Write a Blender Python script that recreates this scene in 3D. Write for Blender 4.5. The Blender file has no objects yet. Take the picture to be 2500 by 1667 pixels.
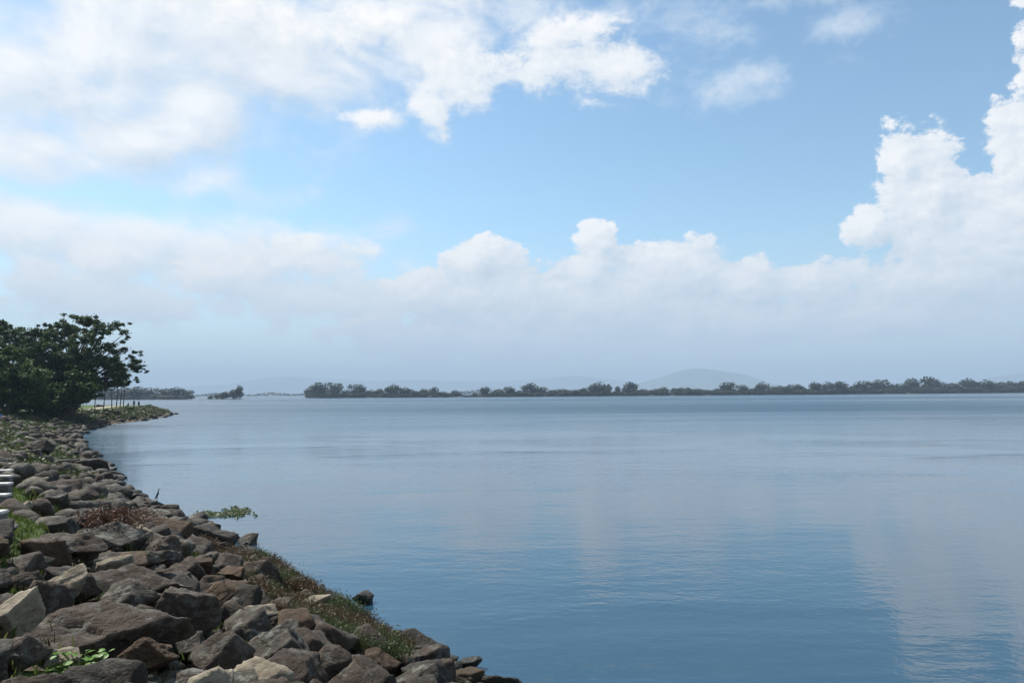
import bpy, bmesh, math, random
import numpy as np
from mathutils import Vector, Matrix, noise as mnoise

# ------------------------------------------------------------------ camera
scene = bpy.context.scene
COL = scene.collection
R = math.radians
PW, PH, FPX = 2500.0, 1667.0, 1800.0          # photograph frame and focal length in its pixels
EYE = 4.5                                      # eye height above the water
PITCH, ROLL = math.atan(125.3 / FPX), R(-0.40)
CAMM = Matrix.Rotation(R(90) + PITCH, 3, 'X') @ Matrix.Rotation(ROLL, 3, 'Z')
CAMP = Vector((0, 0, EYE))
cam_d = bpy.data.cameras.new('camera')
cam_d.sensor_width = 36.0
cam_d.lens = 36.0 * FPX / PW
cam_d.clip_start, cam_d.clip_end = 0.1, 60000
cam = bpy.data.objects.new('camera', cam_d)
COL.objects.link(cam)
cam.matrix_world = Matrix.Translation(CAMP) @ CAMM.to_4x4()
scene.camera = cam

def ray(px, py):
    return (CAMM @ Vector(((px - PW / 2) / FPX, (PH / 2 - py) / FPX, -1.0))).normalized()
def on_plane(px, py, z=0.0):
    d = ray(px, py)
    t = (z - EYE) / d.z
    return CAMP + d * t
def at_dist(px, py, y):
    """point on the pixel's ray at distance y along the view"""
    d = ray(px, py)
    return CAMP + d * (y / d.y)
def azel(px, py):
    d = ray(px, py)
    return math.atan2(d.x, d.y), math.asin(d.z)

# ------------------------------------------------------------------ node helper
class NT:
    def __init__(s, tree):
        s.t = tree; s.n = tree.nodes; s.l = tree.links
    def put(s, sock, v):
        if isinstance(v, bpy.types.NodeSocket): s.l.new(v, sock)
        elif v is not None: sock.default_value = v
    def node(s, typ, **kw):
        nd = s.n.new(typ)
        for k, v in kw.items(): setattr(nd, k, v)
        return nd
    def m(s, op, a, b=None, c=None, clamp=False):
        nd = s.node('ShaderNodeMath', operation=op, use_clamp=clamp)
        for i, v in enumerate((a, b, c)): s.put(nd.inputs[i], v)
        return nd.outputs[0]
    def v(s, op, a, b=None):
        nd = s.node('ShaderNodeVectorMath', operation=op)
        s.put(nd.inputs[0], a)
        if b is not None:
            s.put(nd.inputs['Scale' if op == 'SCALE' else 1], b)
        return nd.outputs['Value' if op in ('LENGTH', 'DOT_PRODUCT', 'DISTANCE') else 0]
    def noise(s, vec, scale, detail=4, rough=0.5, dist=0.0, dims='3D', color=False, lac=2.0):
        nd = s.node('ShaderNodeTexNoise', noise_dimensions=dims)
        s.put(nd.inputs['Vector'], vec); s.put(nd.inputs['Scale'], scale)
        nd.inputs['Detail'].default_value = detail; nd.inputs['Roughness'].default_value = rough
        nd.inputs['Distortion'].default_value = dist; nd.inputs['Lacunarity'].default_value = lac
        return nd.outputs['Color' if color else 'Fac']
    def ramp(s, fac, a, b, lo=0.0, hi=1.0, smooth=True):
        nd = s.node('ShaderNodeMapRange', interpolation_type='SMOOTHSTEP' if smooth else 'LINEAR')
        s.put(nd.inputs[0], fac); s.put(nd.inputs[1], a); s.put(nd.inputs[2], b); s.put(nd.inputs[3], lo); s.put(nd.inputs[4], hi)
        return nd.outputs[0]
    def mix(s, fac, a, b, blend='MIX'):
        nd = s.node('ShaderNodeMix', data_type='RGBA', blend_type=blend)
        s.put(nd.inputs[0], fac)
        for i, v in ((6, a), (7, b)):
            if isinstance(v, tuple) and len(v) == 3: v = (*v, 1)
            s.put(nd.inputs[i], v)
        return nd.outputs[2]
    def sep(s, vec):
        nd = s.node('ShaderNodeSeparateXYZ'); s.put(nd.inputs[0], vec); return nd.outputs
    def comb(s, x, y, z):
        nd = s.node('ShaderNodeCombineXYZ')
        for i, v in enumerate((x, y, z)): s.put(nd.inputs[i], v)
        return nd.outputs[0]

# ------------------------------------------------------------------ light
SUN_AZ, SUN_EL = R(-55), R(50)                 # to the left of the view and a little ahead, high
SUN_DIR = Vector((math.sin(SUN_AZ) * math.cos(SUN_EL), math.cos(SUN_AZ) * math.cos(SUN_EL), math.sin(SUN_EL)))
sun_d = bpy.data.lights.new('sun', 'SUN')
sun_d.energy, sun_d.angle, sun_d.color = 5.0, R(0.53), (1.0, 0.955, 0.89)
sun = bpy.data.objects.new('sun', sun_d)
COL.objects.link(sun)
sun.rotation_euler = SUN_DIR.to_track_quat('Z', 'Y').to_euler()

scene.view_settings.view_transform = 'Standard'
scene.view_settings.look = 'None'
scene.view_settings.exposure = 0.75
scene.view_settings.gamma = 1.0
scene.view_settings.use_curve_mapping = False
scene.render.engine = 'CYCLES'
scene.cycles.use_denoising = True
scene.cycles.use_adaptive_sampling = True
scene.cycles.adaptive_threshold = 0.02
scene.cycles.max_bounces = 6
scene.cycles.diffuse_bounces = 2
scene.cycles.glossy_bounces = 3
scene.cycles.volume_bounces = 0
scene.cycles.transparent_max_bounces = 6

# ------------------------------------------------------------------ sky
world = bpy.data.worlds.new('World'); scene.world = world
world.use_nodes = True
world.cycles.sampling_method = 'MANUAL'; world.cycles.sample_map_resolution = 256
W = NT(world.node_tree); W.n.clear()
SKY_STRENGTH = 0.109
sky = W.node('ShaderNodeTexSky', sky_type='NISHITA', sun_disc=False)
sky.sun_elevation, sky.sun_rotation = SUN_EL, SUN_AZ
sky.altitude, sky.air_density, sky.dust_density, sky.ozone_density = 60, 1.0, 0.4, 0.6
dvec = W.node('ShaderNodeTexCoord').outputs['Generated']
dvec = W.v('NORMALIZE', dvec)

# clouds: (x, y, rx, ry) in a 2352 px wide copy of the photograph, turned into directions of the sky
HARD = [  # crisp cumulus
    (2290, 540, 270, 180), (2130, 430, 130, 150), (2075, 350, 72, 80), (2400, 330, 150, 170), (2425, 130, 105, 260), (1990, 530, 80, 60), (2500, 150, 150, 400), (2200, 640, 330, 110),
    (1365, 565, 66, 62), (1350, 640, 90, 80), (1540, 630, 160, 90), (1400, 700, 260, 100), (1105, 610, 100, 75), (1000, 670, 130, 60), (1150, 690, 250, 90),
    (1700, 660, 130, 65), (1860, 650, 130, 60), (1700, 740, 320, 90), (2050, 720, 330, 90), (1200, 770, 480, 70),
]
MID = [  # fair-weather cloud with softer rims
    (600, 60, 230, 90), (860, 70, 160, 80),
    (1270, 150, 260, 100), (1080, 190, 125, 110), (1005, 255, 66, 85), (1440, 145, 140, 62), (1300, 85, 150, 66), (860, 268, 110, 34),
    (80, 640, 130, 62), (240, 605, 110, 60), (500, 625, 200, 80), (690, 600, 230, 70), (250, 690, 420, 70), (750, 690, 330, 80), (-250, 640, 380, 120),
]
SOFT = [  # spread, torn cloud
    (260, 330, 260, 90), (90, 340, 180, 80), (450, 300, 220, 90), (250, 120, 460, 200), (480, 50, 640, 190), (880, 50, 360, 150), (130, 200, 420, 230), (460, 250, 300, 140), (300, 330, 300, 120), (60, 360, 280, 110), (640, 190, 280, 130), (-250, 200, 400, 300), (350, 560, 620, 90),
]
WISP = [
    (880, 265, 190, 50), (650, 450, 120, 45), (1620, 85, 260, 110), (1790, 10, 170, 50), (1740, 185, 190, 60), (1930, 70, 130, 60), (900, 530, 120, 40), (1200, 30, 220, 90),
]
def to_dir(b):
    x, y, rx, ry = [q * PW / 2352.0 for q in b]
    a0, e0 = azel(x, y); a1, _ = azel(x + rx * .7, y); a2, _ = azel(x - rx * .7, y); _, e1 = azel(x, y - ry); _, e2 = azel(x, y + ry)
    return a0, e0, abs(a1 - a2) / 1.4, abs(e1 - e2) / 2

def blobs(P, lst):
    out = None
    for b in lst:
        a, e, ra, re = to_dir(b)
        q = W.v('MULTIPLY', W.v('SUBTRACT', P, (a, e, 0)), (1 / ra, 1 / re, 0))
        val = W.m('SUBTRACT', 1.0, W.v('LENGTH', q))
        if out is None: out = val
        else: out = W.m('SMOOTH_MAX', out, val, 0.18)
    return out

def cloud_field(off):
    """signed cloud fields at the direction moved by off = (azimuth, elevation)"""
    ae = (off[0], off[1])
    x, y, z = W.sep(dvec)
    az = W.m('ADD', W.m('ARCTAN2', x, y), ae[0])
    el = W.m('ADD', W.m('ARCSINE', z), ae[1])
    d3 = W.v('ADD', W.v('MULTIPLY', dvec, (1, 1, 1.5)), (ae[0], 0, ae[1] * 1.5))
    warp = W.v('SUBTRACT', W.noise(d3, 7.0, 3, 0.55, color=True), (0.5, 0.5, 0.5))
    P = W.v('ADD', W.comb(az, el, 0), W.v('MULTIPLY', warp, (0.07, 0.05, 0)))
    bill = W.noise(d3, 24.0, 8, 0.66, 0.25)
    torn = W.noise(d3, 9.0, 8, 0.6, 0.35)
    nb = W.m('SUBTRACT', bill, 0.5); nt = W.m('SUBTRACT', torn, 0.5)
    hard = W.m('ADD', blobs(P, HARD), W.m('ADD', W.m('MULTIPLY', nb, 1.85), W.m('MULTIPLY', nt, 0.6)))
    mid = W.m('ADD', blobs(P, MID), W.m('ADD', W.m('MULTIPLY', nb, 1.7), W.m('MULTIPLY', nt, 1.3)))
    soft = W.m('ADD', blobs(P, SOFT), W.m('MULTIPLY', nt, 2.3))
    # the same kind of broken cloud over the rest of the sky
    big = W.noise(d3, 2.1, 4, 0.5)
    gen = W.m('ADD', W.m('MULTIPLY', W.m('SUBTRACT', big, 0.50), 5.0), W.m('MULTIPLY', nt, 1.4))
    inside = W.m('MAXIMUM', W.m('DIVIDE', W.m('ABSOLUTE', az), 0.85), W.m('DIVIDE', el, 0.62))
    gen = W.m('SUBTRACT', gen, W.ramp(inside, 0.95, 1.25, 4.0, 0.0))
    soft = W.m('MAXIMUM', soft, gen)
    return hard, mid, soft, el, P, nt, nb, d3

h0, m0, s0, el0, P0, nt0, nb0, d30 = cloud_field((0, 0))
h1, m1, s1 = cloud_field((-0.020, 0.022))[:3]
wisp = W.m('ADD', blobs(P0, WISP), W.m('ADD', W.m('MULTIPLY', nt0, 3.8), W.m('MULTIPLY', nb0, 1.5)))
cov_w = W.ramp(wisp, -0.10, 1.5, 0.0, 0.75)
cov_h = W.ramp(h0, 0.0, 0.22); cov_m = W.ramp(m0, 0.0, 0.60); cov_s = W.ramp(s0, -0.30, 0.75)
def lit(a, b, base, gain):
    return W.m('ADD', base, W.m('MULTIPLY', W.m('SUBTRACT', a, b), gain), clamp=True)
# small billows catch the sun on their own
nbf = W.m('SUBTRACT', W.noise(W.v('ADD', d30, (-0.006, 0, 0.010)), 24.0, 8, 0.66, 0.25), 0.5)
fineb = W.m('MULTIPLY', W.m('SUBTRACT', nb0, nbf), 1.1)
lit_h = W.m('ADD', lit(h0, h1, 0.50, 0.55), fineb, clamp=True); lit_m = W.m('ADD', lit(m0, m1, 0.60, 0.40), W.m('MULTIPLY', fineb, 0.7), clamp=True); lit_s = lit(s0, s1, 0.62, 0.80)
k = 0.84 / SKY_STRENGTH
C_LIT, C_SHD = (0.76 * k, 0.755 * k, 0.75 * k), (0.45 * k, 0.525 * k, 0.605 * k)
clear = W.mix(1.0, sky.outputs[0], (0.83, 0.95, 0.925), 'MULTIPLY')      # clean air, less violet
col = W.mix(cov_w, clear, (0.60 * k, 0.65 * k, 0.70 * k))
col = W.mix(W.m('MULTIPLY', cov_s, 0.90), col, W.mix(lit_s, C_SHD, C_LIT))
col = W.mix(W.m('MULTIPLY', cov_m, 0.93), col, W.mix(lit_m, C_SHD, C_LIT))
col = W.mix(W.m('MULTIPLY', cov_h, 0.96), col, W.mix(lit_h, C_SHD, C_LIT))
hz = W.ramp(el0, R(-1.0), R(13.5), 0.94, 0.0)
hz = W.m('MULTIPLY', hz, W.ramp(el0, -0.3, 0.0, 0.9, 1.0))
col = W.mix(hz, col, (0.405 * k, 0.485 * k, 0.570 * k))
bg = W.node('ShaderNodeBackground'); bg.inputs['Strength'].default_value = SKY_STRENGTH
W.put(bg.inputs['Color'], col)
wo = W.node('ShaderNodeOutputWorld'); W.l.new(bg.outputs[0], wo.inputs[0])

# ------------------------------------------------------------------ water and haze
def new_mat(name):
    mt = bpy.data.materials.new(name); mt.use_nodes = True
    t = NT(mt.node_tree); t.n.clear()
    out = t.node('ShaderNodeOutputMaterial')
    bs = t.node('ShaderNodeBsdfPrincipled')
    t.l.new(bs.outputs[0], out.inputs[0])
    t.bs = bs; t.out = out
    return mt, t
def mesh_obj(name, verts, faces, mat=None, parent=None, smooth=False):
    me = bpy.data.meshes.new(name)
    me.from_pydata([tuple(v) for v in verts], [], [tuple(f) for f in faces]); me.update()
    if smooth: me.shade_smooth()
    if mat: me.materials.append(mat)
    o = bpy.data.objects.new(name, me); COL.objects.link(o)
    if parent: o.parent = parent
    return o

def water_material():
    mt, t = new_mat('lake_water')
    geo = t.node('ShaderNodeNewGeometry')
    p = geo.outputs['Position']
    q = t.v('MULTIPLY', p, (0.55, 1.0, 1.0))
    rip = t.noise(q, 2.6, 3, 0.55, 0.4)
    rip2 = t.noise(t.v('MULTIPLY', p, (0.35, 0.9, 1)), 0.8, 2, 0.5, 0.2)
    fine = t.noise(p, 5.5, 2, 0.5, 0.3)
    swell = t.noise(t.v('MULTIPLY', p, (0.16, 0.5, 1)), 0.35, 2, 0.5)
    streak = t.noise(t.v('MULTIPLY', p, (0.10, 1.0, 1)), 0.012, 3, 0.55, 0.6)
    far = t.ramp(t.v('LENGTH', p), 14.0, 130.0)
    puff = t.noise(t.v('MULTIPLY', p, (0.45, 1.0, 1)), 0.07, 3, 0.55, 0.4)
    wind = t.m('MULTIPLY', t.m('MULTIPLY', t.ramp(streak, 0.42, 0.60, 0.6, 1.2), t.ramp(puff, 0.38, 0.64, 0.45, 1.7)), t.m('ADD', 0.70, t.m('MULTIPLY', far, 1.5)))
    h = t.m('ADD', t.m('ADD', t.m('MULTIPLY', rip, 0.018), t.m('MULTIPLY', fine, 0.007)), t.m('ADD', t.m('MULTIPLY', rip2, 0.035), t.m('MULTIPLY', swell, 0.05)))
    h = t.m('MULTIPLY', h, wind)
    b = t.node('ShaderNodeBump'); b.inputs['Strength'].default_value = 1.0; b.inputs['Distance'].default_value = 1.0
    t.put(b.inputs['Height'], h)
    t.l.new(b.outputs[0], t.bs.inputs['Normal'])
    # farther out the ripples are finer than a pixel: they act as roughness, in wind-drawn bands
    band = t.noise(t.v('MULTIPLY', p, (0.22, 1.0, 1)), 0.0065, 4, 0.6, 0.5)
    rough = t.m('ADD', 0.05, t.m('MULTIPLY', t.ramp(t.v('LENGTH', p), 16.0, 200.0), t.ramp(band, 0.40, 0.60, 0.20, 0.42)))
    t.bs.inputs['Base Color'].default_value = (0.019, 0.052, 0.083, 1)
    t.put(t.bs.inputs['Roughness'], rough)
    t.bs.inputs['IOR'].default_value = 1.37
    return mt
S = 14000
# rings of ever larger cells keep shading precision near the shore
water = mesh_obj('lake_water', [(-S, -200, 0), (S, -200, 0), (S, S, 0), (-S, S, 0)], [(0, 1, 2, 3)], water_material())
water['kind'] = 'structure'

def haze_box():
    mt = bpy.data.materials.new('haze'); mt.use_nodes = True
    t = NT(mt.node_tree); t.n.clear()
    out = t.node('ShaderNodeOutputMaterial'); vol = t.node('ShaderNodeVolumePrincipled')
    vol.inputs['Color'].default_value = (0.47, 0.62, 0.79, 1)
    vol.inputs['Density'].default_value = HAZE
    vol.inputs['Anisotropy'].default_value = 0.0
    t.l.new(vol.outputs[0], out.inputs['Volume'])
    a, y0, z0, z1 = S + 800, -900, -5.0, 380.0
    v = [(x, y, z) for z in (z0, z1) for y in (y0, S + 800) for x in (-a, a)]
    f = [(0, 2, 3, 1), (4, 5, 7, 6), (0, 1, 5, 4), (2, 6, 7, 3), (0, 4, 6, 2), (1, 3, 7, 5)]
    o = mesh_obj('haze', v, f, mt)
    o['kind'] = 'stuff'
    o['label'] = 'pale blue haze in the air over the lake'
    o['category'] = 'haze'
    return o
HAZE = 0.00020

# ------------------------------------------------------------------ helpers for things
def tag(o, label=None, cat=None, group=None, kind=None):
    if label: o['label'] = label
    if cat: o['category'] = cat
    if group: o['group'] = group
    if kind: o['kind'] = kind
    return o
def empty(name, loc, label, cat, group=None, rz=0.0):
    o = bpy.data.objects.new(name, None); COL.objects.link(o)
    o.location = loc; o.rotation_euler = (0, 0, rz); o.empty_display_size = 0.2
    return tag(o, label, cat, group)
rng = np.random.default_rng(7)

def bark_material(name, a, b, scale=6):
    mt, t = new_mat(name)
    co = t.node('ShaderNodeTexCoord').outputs['Object']
    n = t.noise(t.v('MULTIPLY', co, (1, 1, 0.3)), scale, 5, 0.6)
    t.put(t.bs.inputs['Base Color'], t.mix(t.ramp(n, 0.3, 0.7), a, b))
    t.bs.inputs['Roughness'].default_value = 0.9
    bp = t.node('ShaderNodeBump'); bp.inputs['Strength'].default_value = 0.6; bp.inputs['Distance'].default_value = 0.03
    t.put(bp.inputs['Height'], n); t.l.new(bp.outputs[0], t.bs.inputs['Normal'])
    return mt
def leaf_material(name, cols, transl=0.3, rough=0.6, per_object=False):
    """colours vary from leaf to leaf; light passes through the blades"""
    mt, t = new_mat(name)
    geo = t.node('ShaderNodeNewGeometry')
    r = geo.outputs['Random Per Island']
    nd = t.node('ShaderNodeValToRGB'); t.put(nd.inputs[0], r)
    el = nd.color_ramp.elements
    while len(el) < len(cols): el.new(0.5)
    for i, c in enumerate(cols):
        el[i].position = i / max(1, len(cols) - 1); el[i].color = (*c, 1)
    base = nd.outputs[0]
    if per_object:
        oi = t.node('ShaderNodeObjectInfo')
        base = t.mix(t.m('MULTIPLY', oi.outputs['Random'], 0.6), base, (0.075, 0.085, 0.05))
    t.put(t.bs.inputs['Base Color'], base); t.bs.inputs['Roughness'].default_value = rough
    t.bs.inputs['Specular IOR Level'].default_value = 0.25
    tr = t.node('ShaderNodeBsdfTranslucent'); t.put(tr.inputs[0], base)
    mx = t.node('ShaderNodeMixShader'); mx.inputs[0].default_value = transl
    t.l.new(t.bs.outputs[0], mx.inputs[1]); t.l.new(tr.outputs[0], mx.inputs[2]); t.l.new(mx.outputs[0], t.out.inputs[0])
    return mt

def quick_mesh(name, V, F, mat, parent=None, smooth=False, link=True):
    """V (n,3) array, F (m,k) array of equal-sized faces"""
    V = np.asarray(V, np.float32); F = np.asarray(F, np.int32)
    me = bpy.data.meshes.new(name)
    me.vertices.add(len(V)); me.vertices.foreach_set('co', V.ravel())
    kk = F.shape[1]
    me.loops.add(F.size); me.loops.foreach_set('vertex_index', F.ravel())
    me.polygons.add(len(F)); me.polygons.foreach_set('loop_start', np.arange(0, F.size, kk, dtype=np.int32))
    me.update(calc_edges=True); me.validate()
    if smooth: me.shade_smooth()
    for mm in (mat if isinstance(mat, (list, tuple)) else [mat]):
        if mm: me.materials.append(mm)
    if not link: return me
    o = bpy.data.objects.new(name, me); COL.objects.link(o)
    if parent: o.parent = parent
    return o

def leaf_quads(C, size, rg, flat=0.0, aspect=1.7, upright=False):
    """diamond leaves at points C (n,3); size (n,) metres; flat pulls the blades towards level"""
    n = len(C)
    a = rg.normal(size=(n, 3)); 
    if flat: a[:, 2] *= (1 - flat)
    a /= np.linalg.norm(a, axis=1)[:, None] + 1e-9
    b = rg.normal(size=(n, 3))
    if flat: b[:, 2] *= (1 - flat)
    b -= a * np.sum(a * b, axis=1)[:, None]; b /= np.linalg.norm(b, axis=1)[:, None] + 1e-9
    s = np.asarray(size)[:, None]
    V = np.stack([C - a * s * aspect / 2, C + b * s / 2, C + a * s * aspect / 2, C - b * s / 2], 1).reshape(-1, 3)
    F = np.arange(4 * n).reshape(n, 4)
    return V, F

def tube(pts, radii, sides=7):
    pts = [Vector(p) for p in pts]; V = []; F = []
    for i, p in enumerate(pts):
        d = (pts[min(i + 1, len(pts) - 1)] - pts[max(i - 1, 0)]).normalized()
        u = d.orthogonal().normalized()
        if i and (u.dot(lastu) < 0.2): u = (lastu - d * lastu.dot(d)).normalized()
        elif i: u = (lastu - d * lastu.dot(d)).normalized()
        lastu = u; w = d.cross(u)
        for k in range(sides):
            a = 2 * math.pi * k / sides
            V.append(p + (u * math.cos(a) + w * math.sin(a)) * radii[i])
    for i in range(len(pts) - 1):
        for k in range(sides):
            k2 = (k + 1) % sides
            F.append((i * sides + k, i * sides + k2, (i + 1) * sides + k2, (i + 1) * sides + k))
    n = len(V); V.append(pts[0]); V.append(pts[-1])
    for k in range(sides):
        k2 = (k + 1) % sides
        F.append((n, k2, k)); F.append((n + 1, (len(pts) - 1) * sides + k, (len(pts) - 1) * sides + k2))
    return [tuple(v) for v in V], F
def join_geo(parts):
    V, F = [], []
    for v, f in parts:
        o = len(V); V += list(v); F += [tuple(i + o for i in q) for q in f]
    return V, F

# ------------------------------------------------------------------ the bank
SHORE_PX = [(1215, 1690), (1110, 1640), (980, 1580), (845, 1490), (670, 1380), (545, 1326), (472, 1292), (405, 1264), (280, 1208), (262, 1165), (222, 1120),
            (180, 1090), (186, 1066), (212, 1050), (280, 1035), (350, 1027), (400, 1018), (427, 1011)]
SHORE = [(60, -100), (30, -40), (13, -12), (6, 0), (2.2, 7)] + [tuple(on_plane(x, y, 0.0))[:2] for x, y in SHORE_PX]
tip = SHORE[-1]
SHORE += [(tip[0] - 7, tip[1] + 14), (tip[0] - 18, tip[1] + 34), (tip[0] - 50, tip[1] + 52), (-200, 250), (-420, 320), (-700, 330), (-700, -100)]
SHORE = np.array(SHORE)
def shore_dist(P):
    """signed distance inland from the waterline for points P (n,2)"""
    A = SHORE; B = np.roll(SHORE, -1, axis=0)
    best = np.full(len(P), 1e9); inside = np.zeros(len(P), bool)
    for a, b in zip(A, B):
        ab = b - a; ap = P - a
        t = np.clip((ap @ ab) / (ab @ ab), 0, 1)
        dd = np.hypot(*(ap - t[:, None] * ab).T)
        best = np.minimum(best, dd)
        c = ((a[1] > P[:, 1]) != (b[1] > P[:, 1]))
        with np.errstate(divide='ignore', invalid='ignore'):
            xi = (b[0] - a[0]) * (P[:, 1] - a[1]) / (b[1] - a[1] + 1e-12) + a[0]
        inside ^= c & (P[:, 0] < xi)
    return np.where(inside, best, -best)
def sstep(x, a, b):
    t = np.clip((x - a) / (b - a), 0, 1); return t * t * (3 - 2 * t)
def vnoise(P, sc, seed=0):
    """cheap smooth value noise on (n,2) points"""
    Q = P * sc; i = np.floor(Q).astype(np.int64); f = Q - i; f = f * f * (3 - 2 * f)
    def h(ix, iy):
        v = (ix * 374761393 + iy * 668265263 + seed * 974711) & 0xffffffff
        v = ((v ^ (v >> 13)) * 1274126177) & 0xffffffff
        return ((v ^ (v >> 16)) & 0xffff) / 65535.0
    a = h(i[:, 0], i[:, 1]); b = h(i[:, 0] + 1, i[:, 1]); c = h(i[:, 0], i[:, 1] + 1); d = h(i[:, 0] + 1, i[:, 1] + 1)
    return (a * (1 - f[:, 0]) + b * f[:, 0]) * (1 - f[:, 1]) + (c * (1 - f[:, 0]) + d * f[:, 0]) * f[:, 1]
def bank_shape(P):
    d = shore_dist(P); r = np.hypot(P[:, 0], P[:, 1])
    top = 2.75 - 0.9 * sstep(r, 70, 165)
    wid = 7.0 + 5.0 * sstep(r, 45, 90) - 5.5 * sstep(r, 115, 145)
    return d, top, wid
def ground_z(P):
    P = np.atleast_2d(np.asarray(P, float))
    d, top, wid = bank_shape(P)
    t = np.clip(d / wid, 0, 1)
    z = top * (t * 0.75 + 0.25 * sstep(t, 0, 1))
    z = np.where(d < 0, np.maximum(d * 0.42, -3.0), z)
    rough = (vnoise(P, 0.9, 1) - 0.5) * 0.28 + (vnoise(P, 2.7, 2) - 0.5) * 0.12
    amp = np.where(d < wid, 1.0, 0.25)
    return z + rough * amp * sstep(d, -1.0, 0.8) 
def gz(x, y): return float(ground_z([(x, y)])[0])
def on_ground(px, py, lift=0.0):
    """where the pixel's ray meets the bank raised by lift (the water counts as ground)"""
    d = ray(px, py)
    t = np.concatenate([np.arange(2.0, 40, 0.04), np.arange(40, 400, 0.25)])
    X = np.array(CAMP)[None] + t[:, None] * np.array(d)[None]
    g = np.maximum(ground_z(X[:, :2]), 0.0) + lift
    i = np.argmax(X[:, 2] < g)
    return Vector(X[i]) if X[i, 2] < g[i] else None

def in_poly(P, poly):
    poly = np.asarray(poly, float); ins = np.zeros(len(P), bool); q = np.roll(poly, -1, axis=0)
    for a, b in zip(poly, q):
        c = (a[1] > P[:, 1]) != (b[1] > P[:, 1])
        ins ^= c & (P[:, 0] < (b[0] - a[0]) * (P[:, 1] - a[1]) / (b[1] - a[1] + 1e-9) + a[0])
    return ins
def in_px(P3, poly):
    """which points (n,3) fall inside a photo polygon"""
    M = np.array(CAMM.transposed()); q = (P3 - np.array(CAMP)) @ M.T
    u = np.column_stack([PW / 2 + FPX * q[:, 0] / -q[:, 2], PH / 2 - FPX * q[:, 1] / -q[:, 2]])
    return in_poly(u, poly) & (q[:, 2] < 0)
SCRUB_PX = [(520, 1352), (560, 1335), (640, 1345), (720, 1372), (800, 1412), (870, 1462), (930, 1505), (985, 1545), (1040, 1590), (985, 1600), (900, 1580), (800, 1540), (700, 1500), (640, 1460), (600, 1400)]
TURF_PX = [[(90, 1615), (330, 1615), (330, 1700), (0, 1700), (0, 1645)], [(0, 1170), (50, 1190), (95, 1262), (120, 1295), (80, 1330), (40, 1370), (40, 1420), (0, 1440)]]
def bank_material():
    mt, t = new_mat('bank_soil')
    p = t.node('ShaderNodeNewGeometry').outputs['Position']
    n1 = t.noise(p, 0.35, 5, 0.6); n2 = t.noise(p, 3.0, 5, 0.65); n3 = t.noise(p, 14.0, 4, 0.6)
    soil = t.mix(n2, (0.045, 0.034, 0.024), (0.13, 0.10, 0.07))
    green = t.mix(n3, (0.030, 0.055, 0.012), (0.075, 0.10, 0.028))
    att = t.node('ShaderNodeAttribute', attribute_name='grass').outputs['Fac']
    fac = t.ramp(t.m('ADD', att, t.m('MULTIPLY', t.m('SUBTRACT', n2, 0.5), 0.9)), 0.35, 0.65)
    t.put(t.bs.inputs['Base Color'], t.mix(fac, soil, green))
    t.bs.inputs['Roughness'].default_value = 0.95; t.bs.inputs['Specular IOR Level'].default_value = 0.15
    bp = t.node('ShaderNodeBump'); bp.inputs['Strength'].default_value = 0.8; bp.inputs['Distance'].default_value = 0.06
    t.put(bp.inputs['Height'], t.m('ADD', n2, t.m('MULTIPLY', n3, 0.4))); t.l.new(bp.outputs[0], t.bs.inputs['Normal'])
    return mt
def green_mask(P):
    """where plants have taken over the stones"""
    d, top, wid = bank_shape(P); r = np.hypot(P[:, 0], P[:, 1])
    n = vnoise(P, 0.28, 5) * 0.6 + vnoise(P, 0.8, 6) * 0.4
    g = sstep(n, 0.32, 0.54) * (0.10 + 0.90 * sstep(r, 20, 38)) * sstep(d / wid, 0.08, 0.35) * (1 - 0.45 * sstep(r, 70, 95))
    g = np.maximum(g, sstep(d / wid, 0.62, 0.88) * np.clip(0.25 + 1.1 * n, 0, 1) * sstep(r, 8, 14)); g = np.maximum(g, sstep(d / wid, 0.82, 0.97) * (0.5 + 0.5 * n))
    P3 = np.column_stack([P, ground_z(P)])
    for q in TURF_PX: g = np.maximum(g, in_px(P3, q) * 0.9)
    return np.clip(g, 0, 1)
def build_bank():
    ang = np.radians(np.concatenate([np.arange(-100, -42, 1.0), np.arange(-42, 10, 0.16), np.arange(10, 75, 1.0)]))
    rad = np.concatenate([[0.3], np.geomspace(1.2, 260, 300), [320, 400, 520, 700]])
    A, Rr = np.meshgrid(ang, rad, indexing='ij')
    P = np.stack([np.sin(A) * Rr, np.cos(A) * Rr], -1).reshape(-1, 2)
    z = ground_z(P)
    na, nr = len(ang), len(rad)
    idx = np.arange(na * nr).reshape(na, nr)
    F = np.stack([idx[:-1, :-1], idx[1:, :-1], idx[1:, 1:], idx[:-1, 1:]], -1).reshape(-1, 4)[:, ::-1]
    keep = (z[F] > -1.6).any(axis=1); F = F[keep]
    used, inv = np.unique(F, return_inverse=True)
    # the soil lies deep between the piled stones
    d, top, wid = bank_shape(P); rr = np.hypot(P[:, 0], P[:, 1])
    z = z - 0.34 * (1 - green_mask(P)) * sstep(d, 0.2, 1.2) * (1 - sstep(d / wid, 0.85, 0.97)) * (1 - sstep(rr, 40, 70))
    V = np.column_stack([P, z])[used]; F = inv.reshape(-1, 4)
    o = quick_mesh('bank_ground', V, F, bank_material(), smooth=True)
    at = o.data.attributes.new('grass', 'FLOAT', 'POINT')
    at.data.foreach_set('value', green_mask(V[:, :2]).astype(np.float32))
    tag(o, kind='structure')
    return o
build_bank()

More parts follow.
